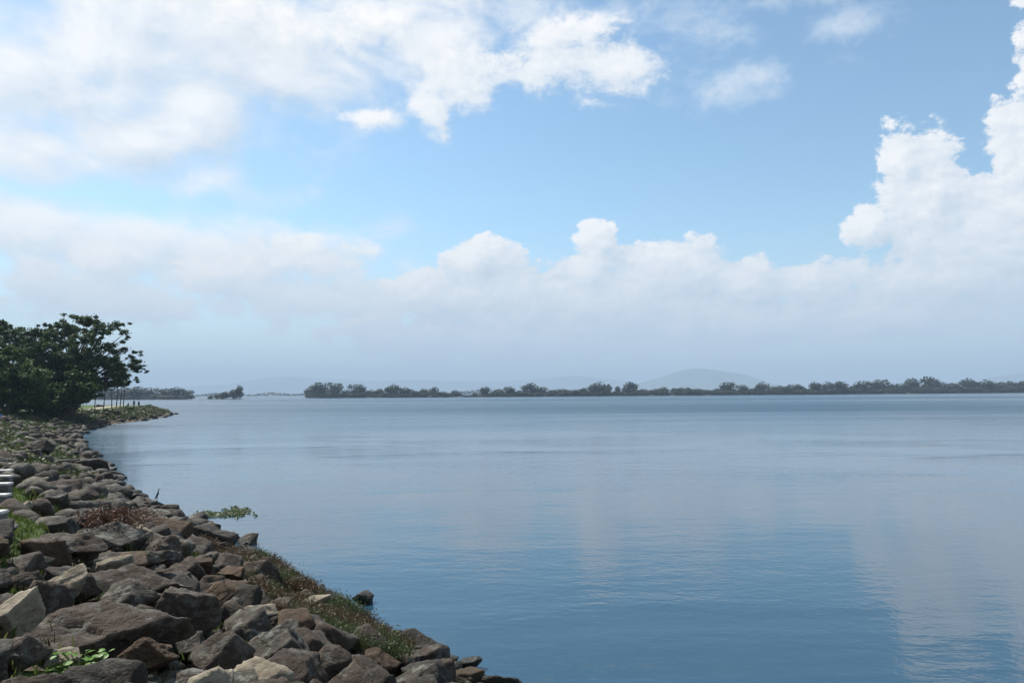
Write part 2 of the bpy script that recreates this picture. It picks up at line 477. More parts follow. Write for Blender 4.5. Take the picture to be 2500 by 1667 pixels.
def build_path():
    pts = [(-4.6, 0.0), (-8.2, 5.6), (-14.0, 13.5), (-22, 25)] + [tuple(on_plane(x, y, z))[:2] for x, y, z in
           ((-50, 1040, 2.75), (-5, 1019, 2.65), (60, 1010, 2.45), (140, 1004, 2.3), (205, 998, 2.15), (262, 992, 1.95), (300, 989, 1.85))]
    pts = np.array(pts); fine = []
    for i in range(len(pts) - 1):
        m = 14
        p0, p1, p2, p3 = pts[max(i - 1, 0)], pts[i], pts[i + 1], pts[min(i + 2, len(pts) - 1)]
        for u in np.linspace(0, 1, m, endpoint=False):
            fine.append(0.5 * ((2 * p1) + (-p0 + p2) * u + (2 * p0 - 5 * p1 + 4 * p2 - p3) * u * u + (-p0 + 3 * p1 - 3 * p2 + p3) * u ** 3))
    fine = np.array(fine + [pts[-1]])
    tg = np.gradient(fine, axis=0); tg /= np.linalg.norm(tg, axis=1)[:, None]
    nm = np.column_stack([-tg[:, 1], tg[:, 0]])
    rows = []
    for off in np.linspace(-1.3, 1.3, 7):
        q = fine + nm * off
        rows.append(np.column_stack([q, ground_z(q) + 0.05 - 0.03 * (off / 1.3) ** 2 * 1.5]))
    V = np.array(rows); nr, nc = V.shape[:2]
    idx = np.arange(nr * nc).reshape(nr, nc)
    F = np.stack([idx[:-1, :-1], idx[:-1, 1:], idx[1:, 1:], idx[1:, :-1]], -1).reshape(-1, 4)[:, ::-1]
    mt, t = new_mat('path_sand')
    p = t.node('ShaderNodeNewGeometry').outputs['Position']
    n = t.noise(p, 1.2, 5, 0.6)
    t.put(t.bs.inputs['Base Color'], t.mix(n, (0.17, 0.14, 0.095), (0.30, 0.26, 0.185))); t.bs.inputs['Roughness'].default_value = 0.95
    o = quick_mesh('path', V.reshape(-1, 3), F, mt, smooth=True); tag(o, kind='structure')
build_path()

# ------------------------------------------------------------------ rocks
ICO = {}
def ico(sub):
    if sub not in ICO:
        bm = bmesh.new(); bmesh.ops.create_icosphere(bm, subdivisions=sub, radius=1.0)
        V = np.array([v.co[:] for v in bm.verts]); V /= np.linalg.norm(V, axis=1)[:, None]
        F = np.array([[v.index for v in f.verts] for f in bm.faces]); bm.free(); ICO[sub] = (V, F)
    return ICO[sub]
def rock_shape(seed, sub, dims, planes=6, rough=0.050, sharp=120.0):
    """a broken boulder: a ball cut by random planes, edges slightly worn, skin roughened"""
    rg = np.random.default_rng(seed); D, F = ico(sub)
    # three rough joint sets (pairs of faces) and a few corner breaks
    B = np.linalg.qr(rg.normal(size=(3, 3)) + np.eye(3) * 2.2)[0]; B = B * np.sign(np.diag(B))[None]
    N = [B[:, i] * sg + rg.normal(0, 0.16, 3) for i in range(3) for sg in (-1, 1)]
    off = list(rg.uniform(0.52, 0.78, 6))
    for _ in range(planes): N.append(rg.normal(size=3) * (1, 1, .8)); off.append(rg.uniform(0.62, 0.98))
    N = np.array(N); N /= np.linalg.norm(N, axis=1)[:, None]; off = np.array(off)
    c = D @ N.T
    q = np.where(c > 0.02, off[None] / np.maximum(c, 0.02), 50.0)
    q = np.concatenate([q, np.full((len(D), 1), 1.5)], 1)
    m0 = q.min(1); r = m0 - np.log(np.sum(np.exp(-sharp * (np.minimum(q, 20) - m0[:, None])), 1)) / sharp
    P = D * r[:, None]
    ext = P.max(0) - P.min(0); P = (P - (P.max(0) + P.min(0)) / 2) / ext
    P = P * np.array(dims)
    size = max(dims); s0 = float(rg.uniform(0, 100))
    f1 = 2.2 / size; disp = np.empty(len(P))
    for i, p in enumerate(P):
        v = Vector(p) * f1 + Vector((s0, s0 * .7, 3.1))
        disp[i] = mnoise.fractal(v, 0.75, 2.1, 6) * 0.7 - abs(mnoise.noise(v * 2.3 + Vector((7, 1, 2)))) * 0.7 - max(0, mnoise.noise(v * 5.1) - .1) * .8
    # bedding: broken ledges across the block
    bd = rg.normal(size=3) * (0.5, 0.5, 1.0); bd /= np.linalg.norm(bd); sp = size * rg.uniform(0.16, 0.30)
    q = P @ bd / sp + disp * 0.35; led = q - np.floor(q)
    disp = disp - 0.55 * np.clip((led - 0.55) / 0.12, 0, 1) * (np.floor(q) % 2)
    nrm = P / (np.array(dims) ** 2); nrm /= np.linalg.norm(nrm, axis=1)[:, None] + 1e-9
    P = P + nrm * (disp * rough * size * 0.8)[:, None]
    return P, F

def rock_material(name, dark, mid, pale, spots, lichen=0.0, moss=0.25):
    mt, t = new_mat(name)
    oi = t.node('ShaderNodeObjectInfo')
    co = t.v('ADD', t.node('ShaderNodeTexCoord').outputs['Object'], t.v('SCALE', (37.0, 11.0, 23.0), oi.outputs['Random']))
    n1 = t.noise(co, 1.8, 6, 0.62, 0.5); n2 = t.noise(co, 7.0, 6, 0.66, 0.2); n3 = t.noise(co, 34.0, 4, 0.6)
    seam = t.noise(t.v('MULTIPLY', co, (1.5, 1.5, 9.0)), 1.6, 4, 0.6, 0.8)
    c = t.mix(t.ramp(n1, 0.36, 0.62), dark, mid)
    c = t.mix(t.m('MULTIPLY', t.ramp(n2, 0.50, 0.74), 0.75), c, pale)
    c = t.mix(t.m('MULTIPLY', t.ramp(seam, 0.56, 0.70), 0.45), c, pale)
    c = t.mix(t.m('MULTIPLY', t.ramp(n3, 0.60, 0.72), spots), c, (0.20, 0.18, 0.155))
    c = t.mix(t.m('MULTIPLY', oi.outputs['Random'], 0.45), c, t.mix(0.5, c, (0.075, 0.056, 0.038)))
    if lichen:
        ln = t.noise(co, 4.2, 6, 0.7, 0.3)
        c = t.mix(t.m('MULTIPLY', t.ramp(ln, 0.50, 0.60), lichen), c, (0.17, 0.172, 0.15))
    mn = t.noise(co, 2.7, 5, 0.7)
    c = t.mix(t.m('MULTIPLY', t.ramp(mn, 0.56, 0.70), moss), c, (0.055, 0.065, 0.022))
    edge = t.node('ShaderNodeNewGeometry').outputs['Pointiness']
    c = t.mix(t.m('MULTIPLY', t.ramp(edge, 0.51, 0.58), 0.45), c, pale)
    t.put(t.bs.inputs['Base Color'], c)
    wz = t.m('ADD', t.sep(t.node('ShaderNodeNewGeometry').outputs['Position'])[2], t.m('MULTIPLY', t.m('SUBTRACT', n1, 0.5), 0.22))
    wet = t.ramp(wz, 0.08, 0.36, 1.0, 0.0)                     # dark wet and slimy foot at the waterline
    t.put(t.bs.inputs['Base Color'], t.mix(t.m('MULTIPLY', wet, 0.85), c, t.mix(n2, (0.010, 0.010, 0.008), (0.030, 0.031, 0.016))))
    t.put(t.bs.inputs['Roughness'], t.m('SUBTRACT', 0.88, t.m('MULTIPLY', wet, 0.5))); t.bs.inputs['Specular IOR Level'].default_value = 0.25
    h = t.m('ADD', t.m('MULTIPLY', n2, 0.55), t.m('ADD', t.m('MULTIPLY', n3, 0.22), t.m('MULTIPLY', seam, 0.45)))
    bp = t.node('ShaderNodeBump'); bp.inputs['Strength'].default_value = 0.9; bp.inputs['Distance'].default_value = 0.12
    t.put(bp.inputs['Height'], h); t.l.new(bp.outputs[0], t.bs.inputs['Normal'])
    return mt
ROCKM = {
    'brown': rock_material('rock_brown', (0.022, 0.015, 0.011), (0.045, 0.031, 0.022), (0.072, 0.055, 0.039), 0.35, lichen=0.35),
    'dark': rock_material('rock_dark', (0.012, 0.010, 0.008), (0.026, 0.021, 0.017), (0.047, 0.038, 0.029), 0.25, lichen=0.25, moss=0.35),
    'grey': rock_material('rock_grey', (0.025, 0.022, 0.018), (0.049, 0.042, 0.032), (0.090, 0.078, 0.060), 0.4, lichen=0.7),
    'pale': rock_material('rock_pale', (0.118, 0.096, 0.064), (0.229, 0.195, 0.141), (0.339, 0.301, 0.222), 0.4, moss=0.3),
    'rust': rock_material('rock_rust', (0.030, 0.017, 0.009), (0.064, 0.038, 0.020), (0.100, 0.065, 0.037), 0.4),
}
# x0, x1, y0, y1 in the photograph, roll (image tilt), tip (towards the viewer), kind, flatness of depth, label
NEAR = [
    (66, 452, 1490, 1612, 3, 4, 'brown', 0.75, 'broad dark brown boulder with a smooth flat back overhanging a black hollow'),
    (75, 222, 1388, 1500, -38, 0, 'pale', 0.45, 'pale buff slab leaning up on edge with a bright sunlit rim'),
    (-40, 130, 1440, 1575, -46, 0, 'pale', 0.5, 'dark-faced slab with a bright buff top edge leaning before the pale slab'),
    (0, 116, 1553, 1652, -8, 0, 'brown', 0.8, 'mossy brown angular rock below the leaning slabs'),
    (113, 190, 1588, 1640, 4, 0, 'pale', 0.8, 'small pale grey-buff rock beside the bright green leafy plant'),
    (288, 420, 1537, 1690, 26, 0, 'rust', 0.7, 'reddish brown pointed rock with a steep flat face'),
    (370, 515, 1632, 1700, 4, 0, 'grey', 0.9, 'light grey rough rock at the foot of the red pointed rock'),
    (185, 455, 1400, 1470, 5, 6, 'brown', 0.8, 'long brown slab with a black undercut end beside the leaning slabs'),
    (218, 432, 1330, 1410, -3, 2, 'grey', 0.75, 'grey lichened boulder with a pale top and ribbed bluish face'),
    (28, 240, 1300, 1365, 3, 5, 'brown', 0.9, 'flat brown slab over a black gap near the grass'),
    (168, 358, 1280, 1345, 6, 6, 'grey', 0.8, 'low mottled slab with a bright broken end'),
    (358, 482, 1388, 1432, 8, 3, 'brown', 0.8, 'thin brown slab resting above the long brown slab'),
    (378, 530, 1440, 1572, 12, 0, 'brown', 0.8, 'large blocky brown boulder with a black shaded side'),
    (508, 614, 1415, 1462, 10, 4, 'rust', 0.7, 'tan slab with a bright broken corner behind the blocky boulder'),
    (590, 690, 1363, 1442, 14, 0, 'brown', 0.8, 'dark boulder with a pale chipped corner among dry weeds'),
    (466, 612, 1546, 1660, -14, 0, 'brown', 0.85, 'brown mossy boulder with a steep dark right side'),
    (594, 756, 1530, 1660, 8, 0, 'grey', 0.8, 'big rounded grey boulder next to the mossy boulder'),
    (622, 766, 1486, 1542, 4, 0, 'dark', 0.8, 'row of dark broken stone below the green weeds'),
    (780, 895, 1524, 1580, -10, 0, 'brown', 0.7, 'layered brown slab split into ledges'),
    (752, 858, 1585, 1690, 6, 0, 'brown', 0.8, 'brown speckled rock beside the pinkish boulder'),
    (852, 980, 1580, 1660, 6, 0, 'rust', 0.85, 'pinkish brown boulder with a rough crumbly face'),
    (1086, 1180, 1634, 1668, 3, 0, 'rust', 0.8, 'low tan stone by the water among dark jagged rocks'),
    (1050, 1115, 1592, 1644, 20, 0, 'dark', 0.8, 'black jagged rock standing at the water edge'),
    (1110, 1176, 1596, 1650, -25, 0, 'dark', 0.7, 'black pointed rock beside the low tan stone'),
    (945, 1016, 1536, 1570, 4, 0, 'dark', 0.9, 'small dark rock at the water below the dry weeds'),
    (860, 912, 1442, 1484, 0, 0, 'dark', 0.9, 'dark rock with a whitened top sticking out of the weeds'),
    (460, 574, 1274, 1356, 24, 0, 'dark', 0.7, 'big black boulder with a smooth sloping face to the water'),
    (300, 412, 1238, 1280, 5, 5, 'grey', 0.8, 'grey-tan slab with a white chipped end near the bird'),
    (382, 440, 1240, 1276, 4, 0, 'brown', 0.9, 'rounded mauve-brown boulder right beside the bird'),
    (312, 374, 1222, 1254, 14, 0, 'dark', 0.8, 'dark wet slab at the water behind the bird'),
    (336, 472, 1268, 1338, 12, 4, 'rust', 0.8, 'orange-stained slab next to the big black boulder'),
    (45, 114, 1166, 1200, -14, 3, 'pale', 0.7, 'bright cream slab lying near the white-topped blocks'),
    (80, 234, 1174, 1212, 6, 4, 'brown', 0.8, 'long mauve-brown slab below the cream slab'),
    (96, 162, 1202, 1244, -18, 0, 'grey', 0.8, 'mossy pale-streaked rock in the middle of the bank'),
    (138, 258, 1218, 1264, 4, 0, 'grey', 0.8, 'grey-green lichened boulder near the dry reddish bush'),
    (34, 80, 1226, 1262, -36, 0, 'pale', 0.6, 'narrow pale slab tilted out of the grass'),
    (-20, 38, 1280, 1316, 2, 5, 'grey', 0.9, 'flat pinkish grey stone set in the grass'),
    (118, 188, 1266, 1310, 2, 0, 'dark', 0.9, 'black shaded rock below the dry reddish bush'),  # dark stone colour stands in for the shade inside a cavity
    (74, 126, 1132, 1158, 4, 0, 'grey', 0.9, 'pair-topped grey block above the cream slab'),
    (32, 76, 1134, 1162, -5, 0, 'brown', 0.9, 'reddish brown block beside the white-topped blocks'),
    (186, 266, 1118, 1164, 14, 0, 'dark', 0.8, 'dark wet rocks stepping into the cove water'),
    (232, 290, 1172, 1194, 4, 0, 'dark', 0.8, 'black low rock lying in the shallows of the cove'),
    (224, 242, 1112, 1126, 0, 0, 'dark', 0.9, 'small black rock standing alone in the cove water'),
    (64, 130, 1076, 1118, 0, 0, 'dark', 0.9, 'large black rock shaded beneath the green weeds of the cove'),  # added black rock gives the darkness of a hollow by its colour
    (42, 124, 1352, 1408, 0, 0, 'dark', 0.9, 'black shaded rock filling the gap under the flat brown slab'),  # shade of the gap under the slab, put in as a dark rock
    (216, 262, 1024, 1042, -14, 0, 'grey', 0.9, 'light grey boulder on the far side of the cove waterline'),
    (60, 100, 1100, 1128, -20, 0, 'grey', 0.8, 'pointed light grey rock before the large black rock'),
]
FOOT = []       # (x, y, radius) of every rock laid so far
def lay_rock(name, P, F, mat, loc, rot, label, group=None, mesh=None):
    me = mesh or quick_mesh(name, P, F, mat, smooth=True, link=False)
    o = bpy.data.objects.new(name, me); COL.objects.link(o)
    o.location = loc; o.rotation_euler = rot
    return tag(o, label, 'rock', group)
NAMED = []
def short_name(label):
    for cut in (' with', ' beside', ' below', ' over', ' rest', ' lean', ' at ', ' next', ' near', ' behind', ' among', ' stand', ' lying', ' split', ' in ', ' before', ' on ', ' stick', ' fill', ' shaded', ' step', ' tilt', ' set', ' by ', ' right'):
        if cut in label: label = label[:label.index(cut)]
    return label
def near_rocks():
    for i, (x0, x1, y0, y1, roll, tip_, kind, dep, label) in enumerate(NEAR):
        cx, cy = (x0 + x1) / 2, (y0 + y1) / 2
        g = on_ground(cx, cy, 0.12)
        for _ in range(2):
            s = g.y / FPX
            w = (x1 - x0) * s * 1.04; v = (y1 - y0) * s
            ph = math.atan2(EYE - g.z, g.y)
            depth = max(min(w * dep, 0.62 * v / math.sin(ph)), 0.45 * w)
            h = max(0.24 * w, (v - depth * math.sin(ph)) / math.cos(ph) * 1.1)
            g = on_ground(cx, cy, 0.22 * h)
        a = abs(R(roll))
        if a > R(20):                                   # a tilted slab: undo the growth of its box
            ww = abs(w * math.cos(a) + 0.0); w2 = max(ww, 0.75 * w); h = max(0.36 * w2, h * 0.62); w = w2 * 1.12
        P, F = rock_shape(100 + i * 7, 5 if x1 - x0 > 130 else 4 if x1 - x0 > 50 else 3, (w, depth, h * 1.15), planes=5)
        yaw = math.atan2(-g.x, g.y)
        rot = (Matrix.Rotation(yaw, 3, 'Z') @ Matrix.Rotation(R(roll), 3, 'Y') @ Matrix.Rotation(R(tip_), 3, 'X')).to_euler()
        zc = g.z + 0.02
        lay_rock('rock', P, F, ROCKM[kind], (g.x, g.y + 0.02, zc), rot, label)
        FOOT.append((g.x, g.y, max(w, depth) * 0.50)); NAMED.append((g.x, g.y, short_name(label)))
near_rocks()

VARIANTS = []
def bank_rocks():
    """the rest of the stone facing: the 250 largest in view are rocks of their own"""
    rg = np.random.default_rng(21)
    kinds = ['brown', 'brown', 'dark', 'grey', 'rust', 'brown', 'brown', 'dark', 'grey', 'brown', 'pale', 'brown', 'dark']
    vs = []
    for k in range(18):
        dims = (1.0, rg.uniform(0.62, 0.95), rg.uniform(0.42, 0.75))
        vs.append(rock_shape(900 + k, 4, dims, planes=5, rough=0.05))
    low = [rock_shape(900 + k, 2, (1.0, 0.8, 0.6), planes=5, rough=0.05) for k in range(8)]
    cand = []
    # dart throwing in view: azimuth and distance, sizes growing with distance
    for _ in range(52000):
        az = rg.uniform(R(-47), R(9)); r = math.exp(rg.uniform(math.log(3.2), math.log(205)))
        cand.append((math.sin(az) * r, math.cos(az) * r, r, rg.random()))
    C = np.array(cand); d, top, wid = bank_shape(C[:, :2]); gm = green_mask(C[:, :2])
    ok = (d > np.where(C[:, 2] < 24, -0.15, -0.6)) & (d < wid * 1.02) & (rg.random(len(C)) > gm * 0.93)
    ok &= ~(in_px(np.column_stack([C[:, :2], ground_z(C[:, :2]) + .1]), SCRUB_PX) & (rg.random(len(C)) < 0.92))
    C = C[ok]; dd = d[ok]
    size = (0.20 + 0.06 * sstep(C[:, 2], 14, 30) + (0.60 + 0.28 * sstep(C[:, 2], 14, 36)) * C[:, 3] ** 2.6) * (1 + 0.5 * sstep(C[:, 2], 40, 110))
    order = np.argsort(-size)
    cell = {}; out = []
    def near(x, y, rad):
        ix, iy = int(x // 1.5), int(y // 1.5)
        for a in range(ix - 1, ix + 2):
            for b in range(iy - 1, iy + 2):
                for (u, v, q) in cell.get((a, b), ()):
                    if (u - x) ** 2 + (v - y) ** 2 < ((rad + q) * 0.80) ** 2: return True
        return False
    for (x, y, q) in FOOT: cell.setdefault((int(x // 1.5), int(y // 1.5)), []).append((x, y, q))
    for i in order:
        x, y, r, _ = C[i]; rad = size[i] * 0.42
        if near(x, y, rad): continue
        cell.setdefault((int(x // 1.5), int(y // 1.5)), []).append((x, y, rad)); out.append((x, y, r, size[i], dd[i]))
    out.sort(key=lambda q: -q[3] / q[2])
    meshes = {}; count = {}; made = []
    lab = {'brown': 'angular brown stone', 'dark': 'dark angular stone', 'grey': 'grey lichened angular stone', 'rust': 'rusty brown angular stone', 'pale': 'pale buff angular stone'}
    PV, PF = [], []; base = 0; nind = 0
    for n, (x, y, r, s, d_) in enumerate(out):
        k = int(rg.integers(0, len(vs))); kind = kinds[int(rg.integers(0, len(kinds)))]
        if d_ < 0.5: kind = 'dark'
        z = gz(x, y) - (0.30 * max(0.0, 1 - s / 0.75) if r < 45 and d_ > 0.6 else 0.0); rot = (rg.normal(0, .28), rg.normal(0, .28), rg.uniform(0, 6.28))
        sc = (s, s * rg.uniform(.85, 1.15), s * rg.uniform(.8, 1.15))
        if n < 250:
            if (k, kind) not in meshes: meshes[(k, kind)] = quick_mesh('rock', vs[k][0], vs[k][1], ROCKM[kind], smooth=True, link=False)
            if r < 45:
                nb = min(NAMED, key=lambda q: (q[0] - x) ** 2 + (q[1] - y) ** 2)[2]
                where = 'lying next to the ' + nb
            else: where = 'on the bank of the cove' if r < 100 else 'on the headland bank beyond the cove'
            szw = 'large' if s > 0.62 else ('middling' if s > 0.42 else 'small')
            full = szw + ' ' + lab[kind] + ' ' + where
            o = lay_rock('rock', None, None, None, (x, y, max(z, -0.1) + s * 0.12), rot, full, None, mesh=meshes[(k, kind)])
            count[full] = count.get(full, 0) + 1; made.append(o)
            o.scale = sc; nind += 1
        else:
            P, F = low[k % 8]
            M = np.array((Matrix.Rotation(rot[2], 3, 'Z') @ Matrix.Rotation(rot[0], 3, 'X') @ Matrix.Rotation(rot[1], 3, 'Y')))
            Q = (P * np.array(sc)) @ M.T + np.array((x, y, max(z, -0.1) + s * 0.12))
            PV.append(Q); PF.append(F + base); base += len(Q)
    o = quick_mesh('stone_facing', np.concatenate(PV), np.concatenate(PF), ROCKM['brown'], smooth=False)
    o.data.materials.append(ROCKM['grey']); o.data.materials.append(ROCKM['dark'])
    nf = len(o.data.polygons); per = np.repeat(rg.integers(0, 3, len(PF)), [len(f) for f in PF])
    o.data.polygons.foreach_set('material_index', per.astype(np.int32))
    tag(o, 'small brown and grey stones filling the rock bank', 'stones', kind='stuff')
    for q in made:
        if count[q['label']] > 1: q['group'] = q['label'].replace(' stone ', ' stones ')
    # loose chips between the boulders close by
    PV, PF = [], []; base = 0; P0, F0 = ico(1)
    for _ in range(1500):
        az = rg.uniform(R(-44), R(6)); r = rg.uniform(3.0, 26)
        x, y = math.sin(az) * r, math.cos(az) * r
        d_ = shore_dist(np.array([(x, y)]))[0]
        if d_ < 0.1 or d_ > 7.2: continue
        s = rg.uniform(0.04, 0.13)
        Q = P0 * rg.uniform(.6, 1.1, (len(P0), 1)) * np.array((s, s * .8, s * .55)) + np.array((x, y, gz(x, y) - .26 + s * .2))
        PV.append(Q); PF.append(F0 + base); base += len(Q)
    o = quick_mesh('loose_stones', np.concatenate(PV), np.concatenate(PF), ROCKM['grey'], smooth=False)
    tag(o, 'loose stone chips between the boulders', 'stones', kind='stuff')
bank_rocks()

# ------------------------------------------------------------------ trees on the headland
BARK = bark_material('bark_dark', (0.035, 0.028, 0.022), (0.085, 0.07, 0.055))
LEAF_DARK = leaf_material('leaves_dark', [(0.022, 0.044, 0.013), (0.042, 0.076, 0.022), (0.072, 0.108, 0.034)], 0.32)
LEAF_GREEN = leaf_material('leaves_green', [(0.028, 0.054, 0.014), (0.052, 0.092, 0.022), (0.082, 0.122, 0.032)], 0.33)

def crown_tree(name, label, outline, base, dist, thick, n_clump, clump_r, leaves, lsize, mat, seed, extra=(), trunk_r=0.4, group=None, fill_low=False):
    """a tree whose crown has the given outline (photo pixels at distance dist) and depth thick"""
    rg = np.random.default_rng(seed)
    poly = np.array(outline, float); lo, hi = poly.min(0), poly.max(0); cen = poly.mean(0)
    half = (hi - lo) / 2
    g = at_dist(base[0], base[1], dist); root = Vector((g.x, dist, gz(g.x, dist) - 0.1))
    o = empty(name, root, label, 'tree', group)
    spots = []
    while len(spots) < n_clump:
        p = lo + rg.random(2) * (hi - lo)
        if not in_poly(p[None], poly)[0]: continue
        rr = np.linalg.norm((p - (lo + hi) / 2) / half)
        dep = thick * math.sqrt(max(0.05, 1 - min(rr, .97) ** 2))
        y = dist + rg.uniform(-dep, dep)
        w = at_dist(p[0], p[1], dist); w = Vector((w.x * y / dist * 1.0, y, (w.z - EYE) + EYE))
        if spots and min((w - q[0]).length for q in spots) < clump_r * 0.55: 
            if rg.random() < 0.8: continue
        spots.append((w, clump_r * rg.uniform(0.7, 1.25)))
    for (x, y, r_) in extra:
        w = at_dist(x, y, dist + rg.uniform(-.5, .5) * thick * .4); spots.append((w, r_ * dist / FPX))
    C = []; sz = []
    for w, r_ in spots:                                    # every clump is a handful of uneven leaf sprays
        n = int(leaves * (r_ / clump_r) ** 2)
        k = 5; sub = rg.normal(size=(k, 3)) * np.array((.52, .52, .30)) * r_; sr = rg.uniform(.30, .62, k) * r_
        pick = rg.integers(0, k, n)
        u = rg.normal(size=(n, 3)); u /= np.linalg.norm(u, axis=1)[:, None]
        rad = rg.random(n) ** 0.5 * np.where(rg.random(n) < .12, 1.7, 1.0)
        p = sub[pick] + u * (rad * sr[pick])[:, None] * np.array((1, 1, .62)) + np.array(w)
        C.append(p); sz.append(lsize * rg.uniform(0.6, 1.3, n))
    C = np.concatenate(C) - np.array(root); V, F = leaf_quads(C, np.concatenate(sz), rg, flat=0.35)
    quick_mesh('crown', V, F, mat, o)
    # trunk with forking limbs
    fork_z = max(1.6, 0.22 * (max(s[0].z for s in spots) - root.z))
    parts = [tube([(0, 0, 0), (0.1, 0, fork_z * .5), (0.0, 0.1, fork_z)], [trunk_r * 1.35, trunk_r, trunk_r * .85], 9)]
    ss = [s for i, s in enumerate(spots) if i % 2 == 0]
    for w, r_ in ss:
        e = w - root; m1 = Vector((e.x * .25, e.y * .25, fork_z + (e.z - fork_z) * .42)); m2 = Vector((e.x * .65, e.y * .65, fork_z + (e.z - fork_z) * .78))
        j = Vector(rg.normal(0, .25, 3))
        parts.append(tube([(0, 0, fork_z * .9), m1 + j, m2 - j, e], [trunk_r * .5, trunk_r * .3, trunk_r * .16, 0.025], 5))
    v, f = join_geo(parts)
    mesh_obj('trunk', v, f, BARK, o, True)
    return o

BIG_OUT = [(60, 850), (70, 812), (110, 795), (150, 782), (190, 777), (228, 783), (250, 800), (262, 830), (290, 850), (318, 862), (330, 885), (326, 905), (300, 930), (262, 952), (230, 966), (180, 972), (120, 975), (80, 940)]
BIG_X = [(275, 797, 16), (292, 794, 15), (306, 812, 13), (262, 812, 14), (300, 832, 11), (258, 795, 10), (312, 822, 8), (332, 862, 11), (322, 872, 10), (340, 880, 10), (345, 896, 10), (352, 906, 8), (334, 905, 9), (330, 925, 7), (318, 918, 9), (338, 932, 5), (312, 935, 7), (105, 797, 12), (160, 781, 14), (212, 781, 14), (240, 793, 12), (186, 779, 12)]
crown_tree('broadleaf_tree', 'large dark spreading tree on the headland with sky showing through its ragged side', BIG_OUT, (170, 1000), 112, 7.5, 200, 1.0, 580, 0.165, LEAF_DARK, 11, BIG_X, 0.55)
crown_tree('broadleaf_tree', 'tall dark tree rising behind the green bushy tree on the headland', [(-90, 960), (-80, 800), (-30, 775), (5, 785), (30, 797), (52, 810), (62, 850), (70, 960)], (0, 1000), 128, 6, 70, 1.4, 520, 0.26, LEAF_DARK, 12, [(5, 789, 12), (20, 800, 12), (42, 806, 9), (50, 800, 6)], 0.5)
crown_tree('broadleaf_tree', 'lower green bushy tree with leaves down to the grass beside the path', [(-90, 990), (-70, 860), (-20, 842), (30, 850), (70, 880), (100, 915), (115, 960), (118, 992), (40, 1000)], (20, 1004), 98, 5, 100, 1.1, 620, 0.18, LEAF_GREEN, 13, [(25, 860, 16), (60, 885, 16), (95, 925, 14)], 0.35)
crown_tree('broadleaf_tree', 'small green tree in front of the large spreading tree beside the path', [(150, 990), (130, 960), (150, 925), (190, 905), (225, 915), (238, 945), (215, 975), (195, 992)], (180, 1001), 103, 3, 38, 0.85, 420, 0.19, LEAF_GREEN, 14, [], 0.16)
crown_tree('broadleaf_tree', 'dense dark undergrowth tree between the bushy tree and the small green tree', [(95, 1000), (85, 950), (110, 920), (150, 915), (165, 960), (165, 1000)], (125, 1001), 108, 3.5, 40, 0.95, 420, 0.2, LEAF_DARK, 15, [], 0.2)
crown_tree('broadleaf_tree', 'dense dark undergrowth tree standing under the green bushy tree', [(25, 1000), (25, 950), (60, 930), (100, 940), (115, 1000)], (70, 1002), 104, 3, 32, 0.95, 420, 0.2, LEAF_DARK, 19, [], 0.18)
crown_tree('broadleaf_tree', 'dense dark tree closing the wood behind the large spreading tree', [(20, 990), (20, 900), (80, 870), (150, 860), (205, 880), (212, 940), (200, 985)], (110, 998), 132, 4, 60, 1.5, 260, 0.36, LEAF_DARK, 16, [], 0.3)

for i, cx in enumerate((-150, -270, -400, -560)):
    o_ = crown_tree('broadleaf_tree', 'dark tree carrying the wood on along the path beyond the bushy tree', [(cx - 90, 985), (cx - 80, 850), (cx - 20, 800 + i * 12 % 30), (cx + 50, 820), (cx + 90, 880), (cx + 95, 985)], (cx, 1002), 116 + i * 5, 6, 46, 1.5, 420, 0.27, LEAF_DARK, 60 + i, [], 0.35, 'trees carrying the wood on along the path')
def slender(px, ytop, lean, seed, label):
    rg = np.random.default_rng(seed); d = 146 + seed % 7 * 2.0
    g = at_dist(px, 990, d); root = Vector((g.x, d, gz(g.x, d) - 0.1))
    top = at_dist(px + lean, ytop, d) - root
    o = empty('slender_tree', root, label, 'tree', 'slender trees at the edge of the wood')
    v, f = tube([(0, 0, 0), Vector(top) * .5 + Vector((.08, 0, 0)), top], [0.11, 0.085, 0.04], 6)
    mesh_obj('trunk', v, f, BARK, o, True)
    n = 420; u = rg.normal(size=(n, 3)); u /= np.linalg.norm(u, axis=1)[:, None]
    C = u * (rg.random(n) ** .5)[:, None] * np.array((1.1, 1.1, 0.75)) + np.array(top)
    V, F = leaf_quads(C, .24 * rg.uniform(.6, 1.3, n), rg, .3); quick_mesh('crown', V, F, LEAF_DARK, o)
for q in ((231, 948, 2, 41), (253, 940, 3, 44), (273, 938, -2, 46), (284, 936, 3, 43), (293, 935, 4, 45), (301, 936, 2, 47)):
    slender(*q, 'slender dark-stemmed tree standing before the bright water at the wood edge')

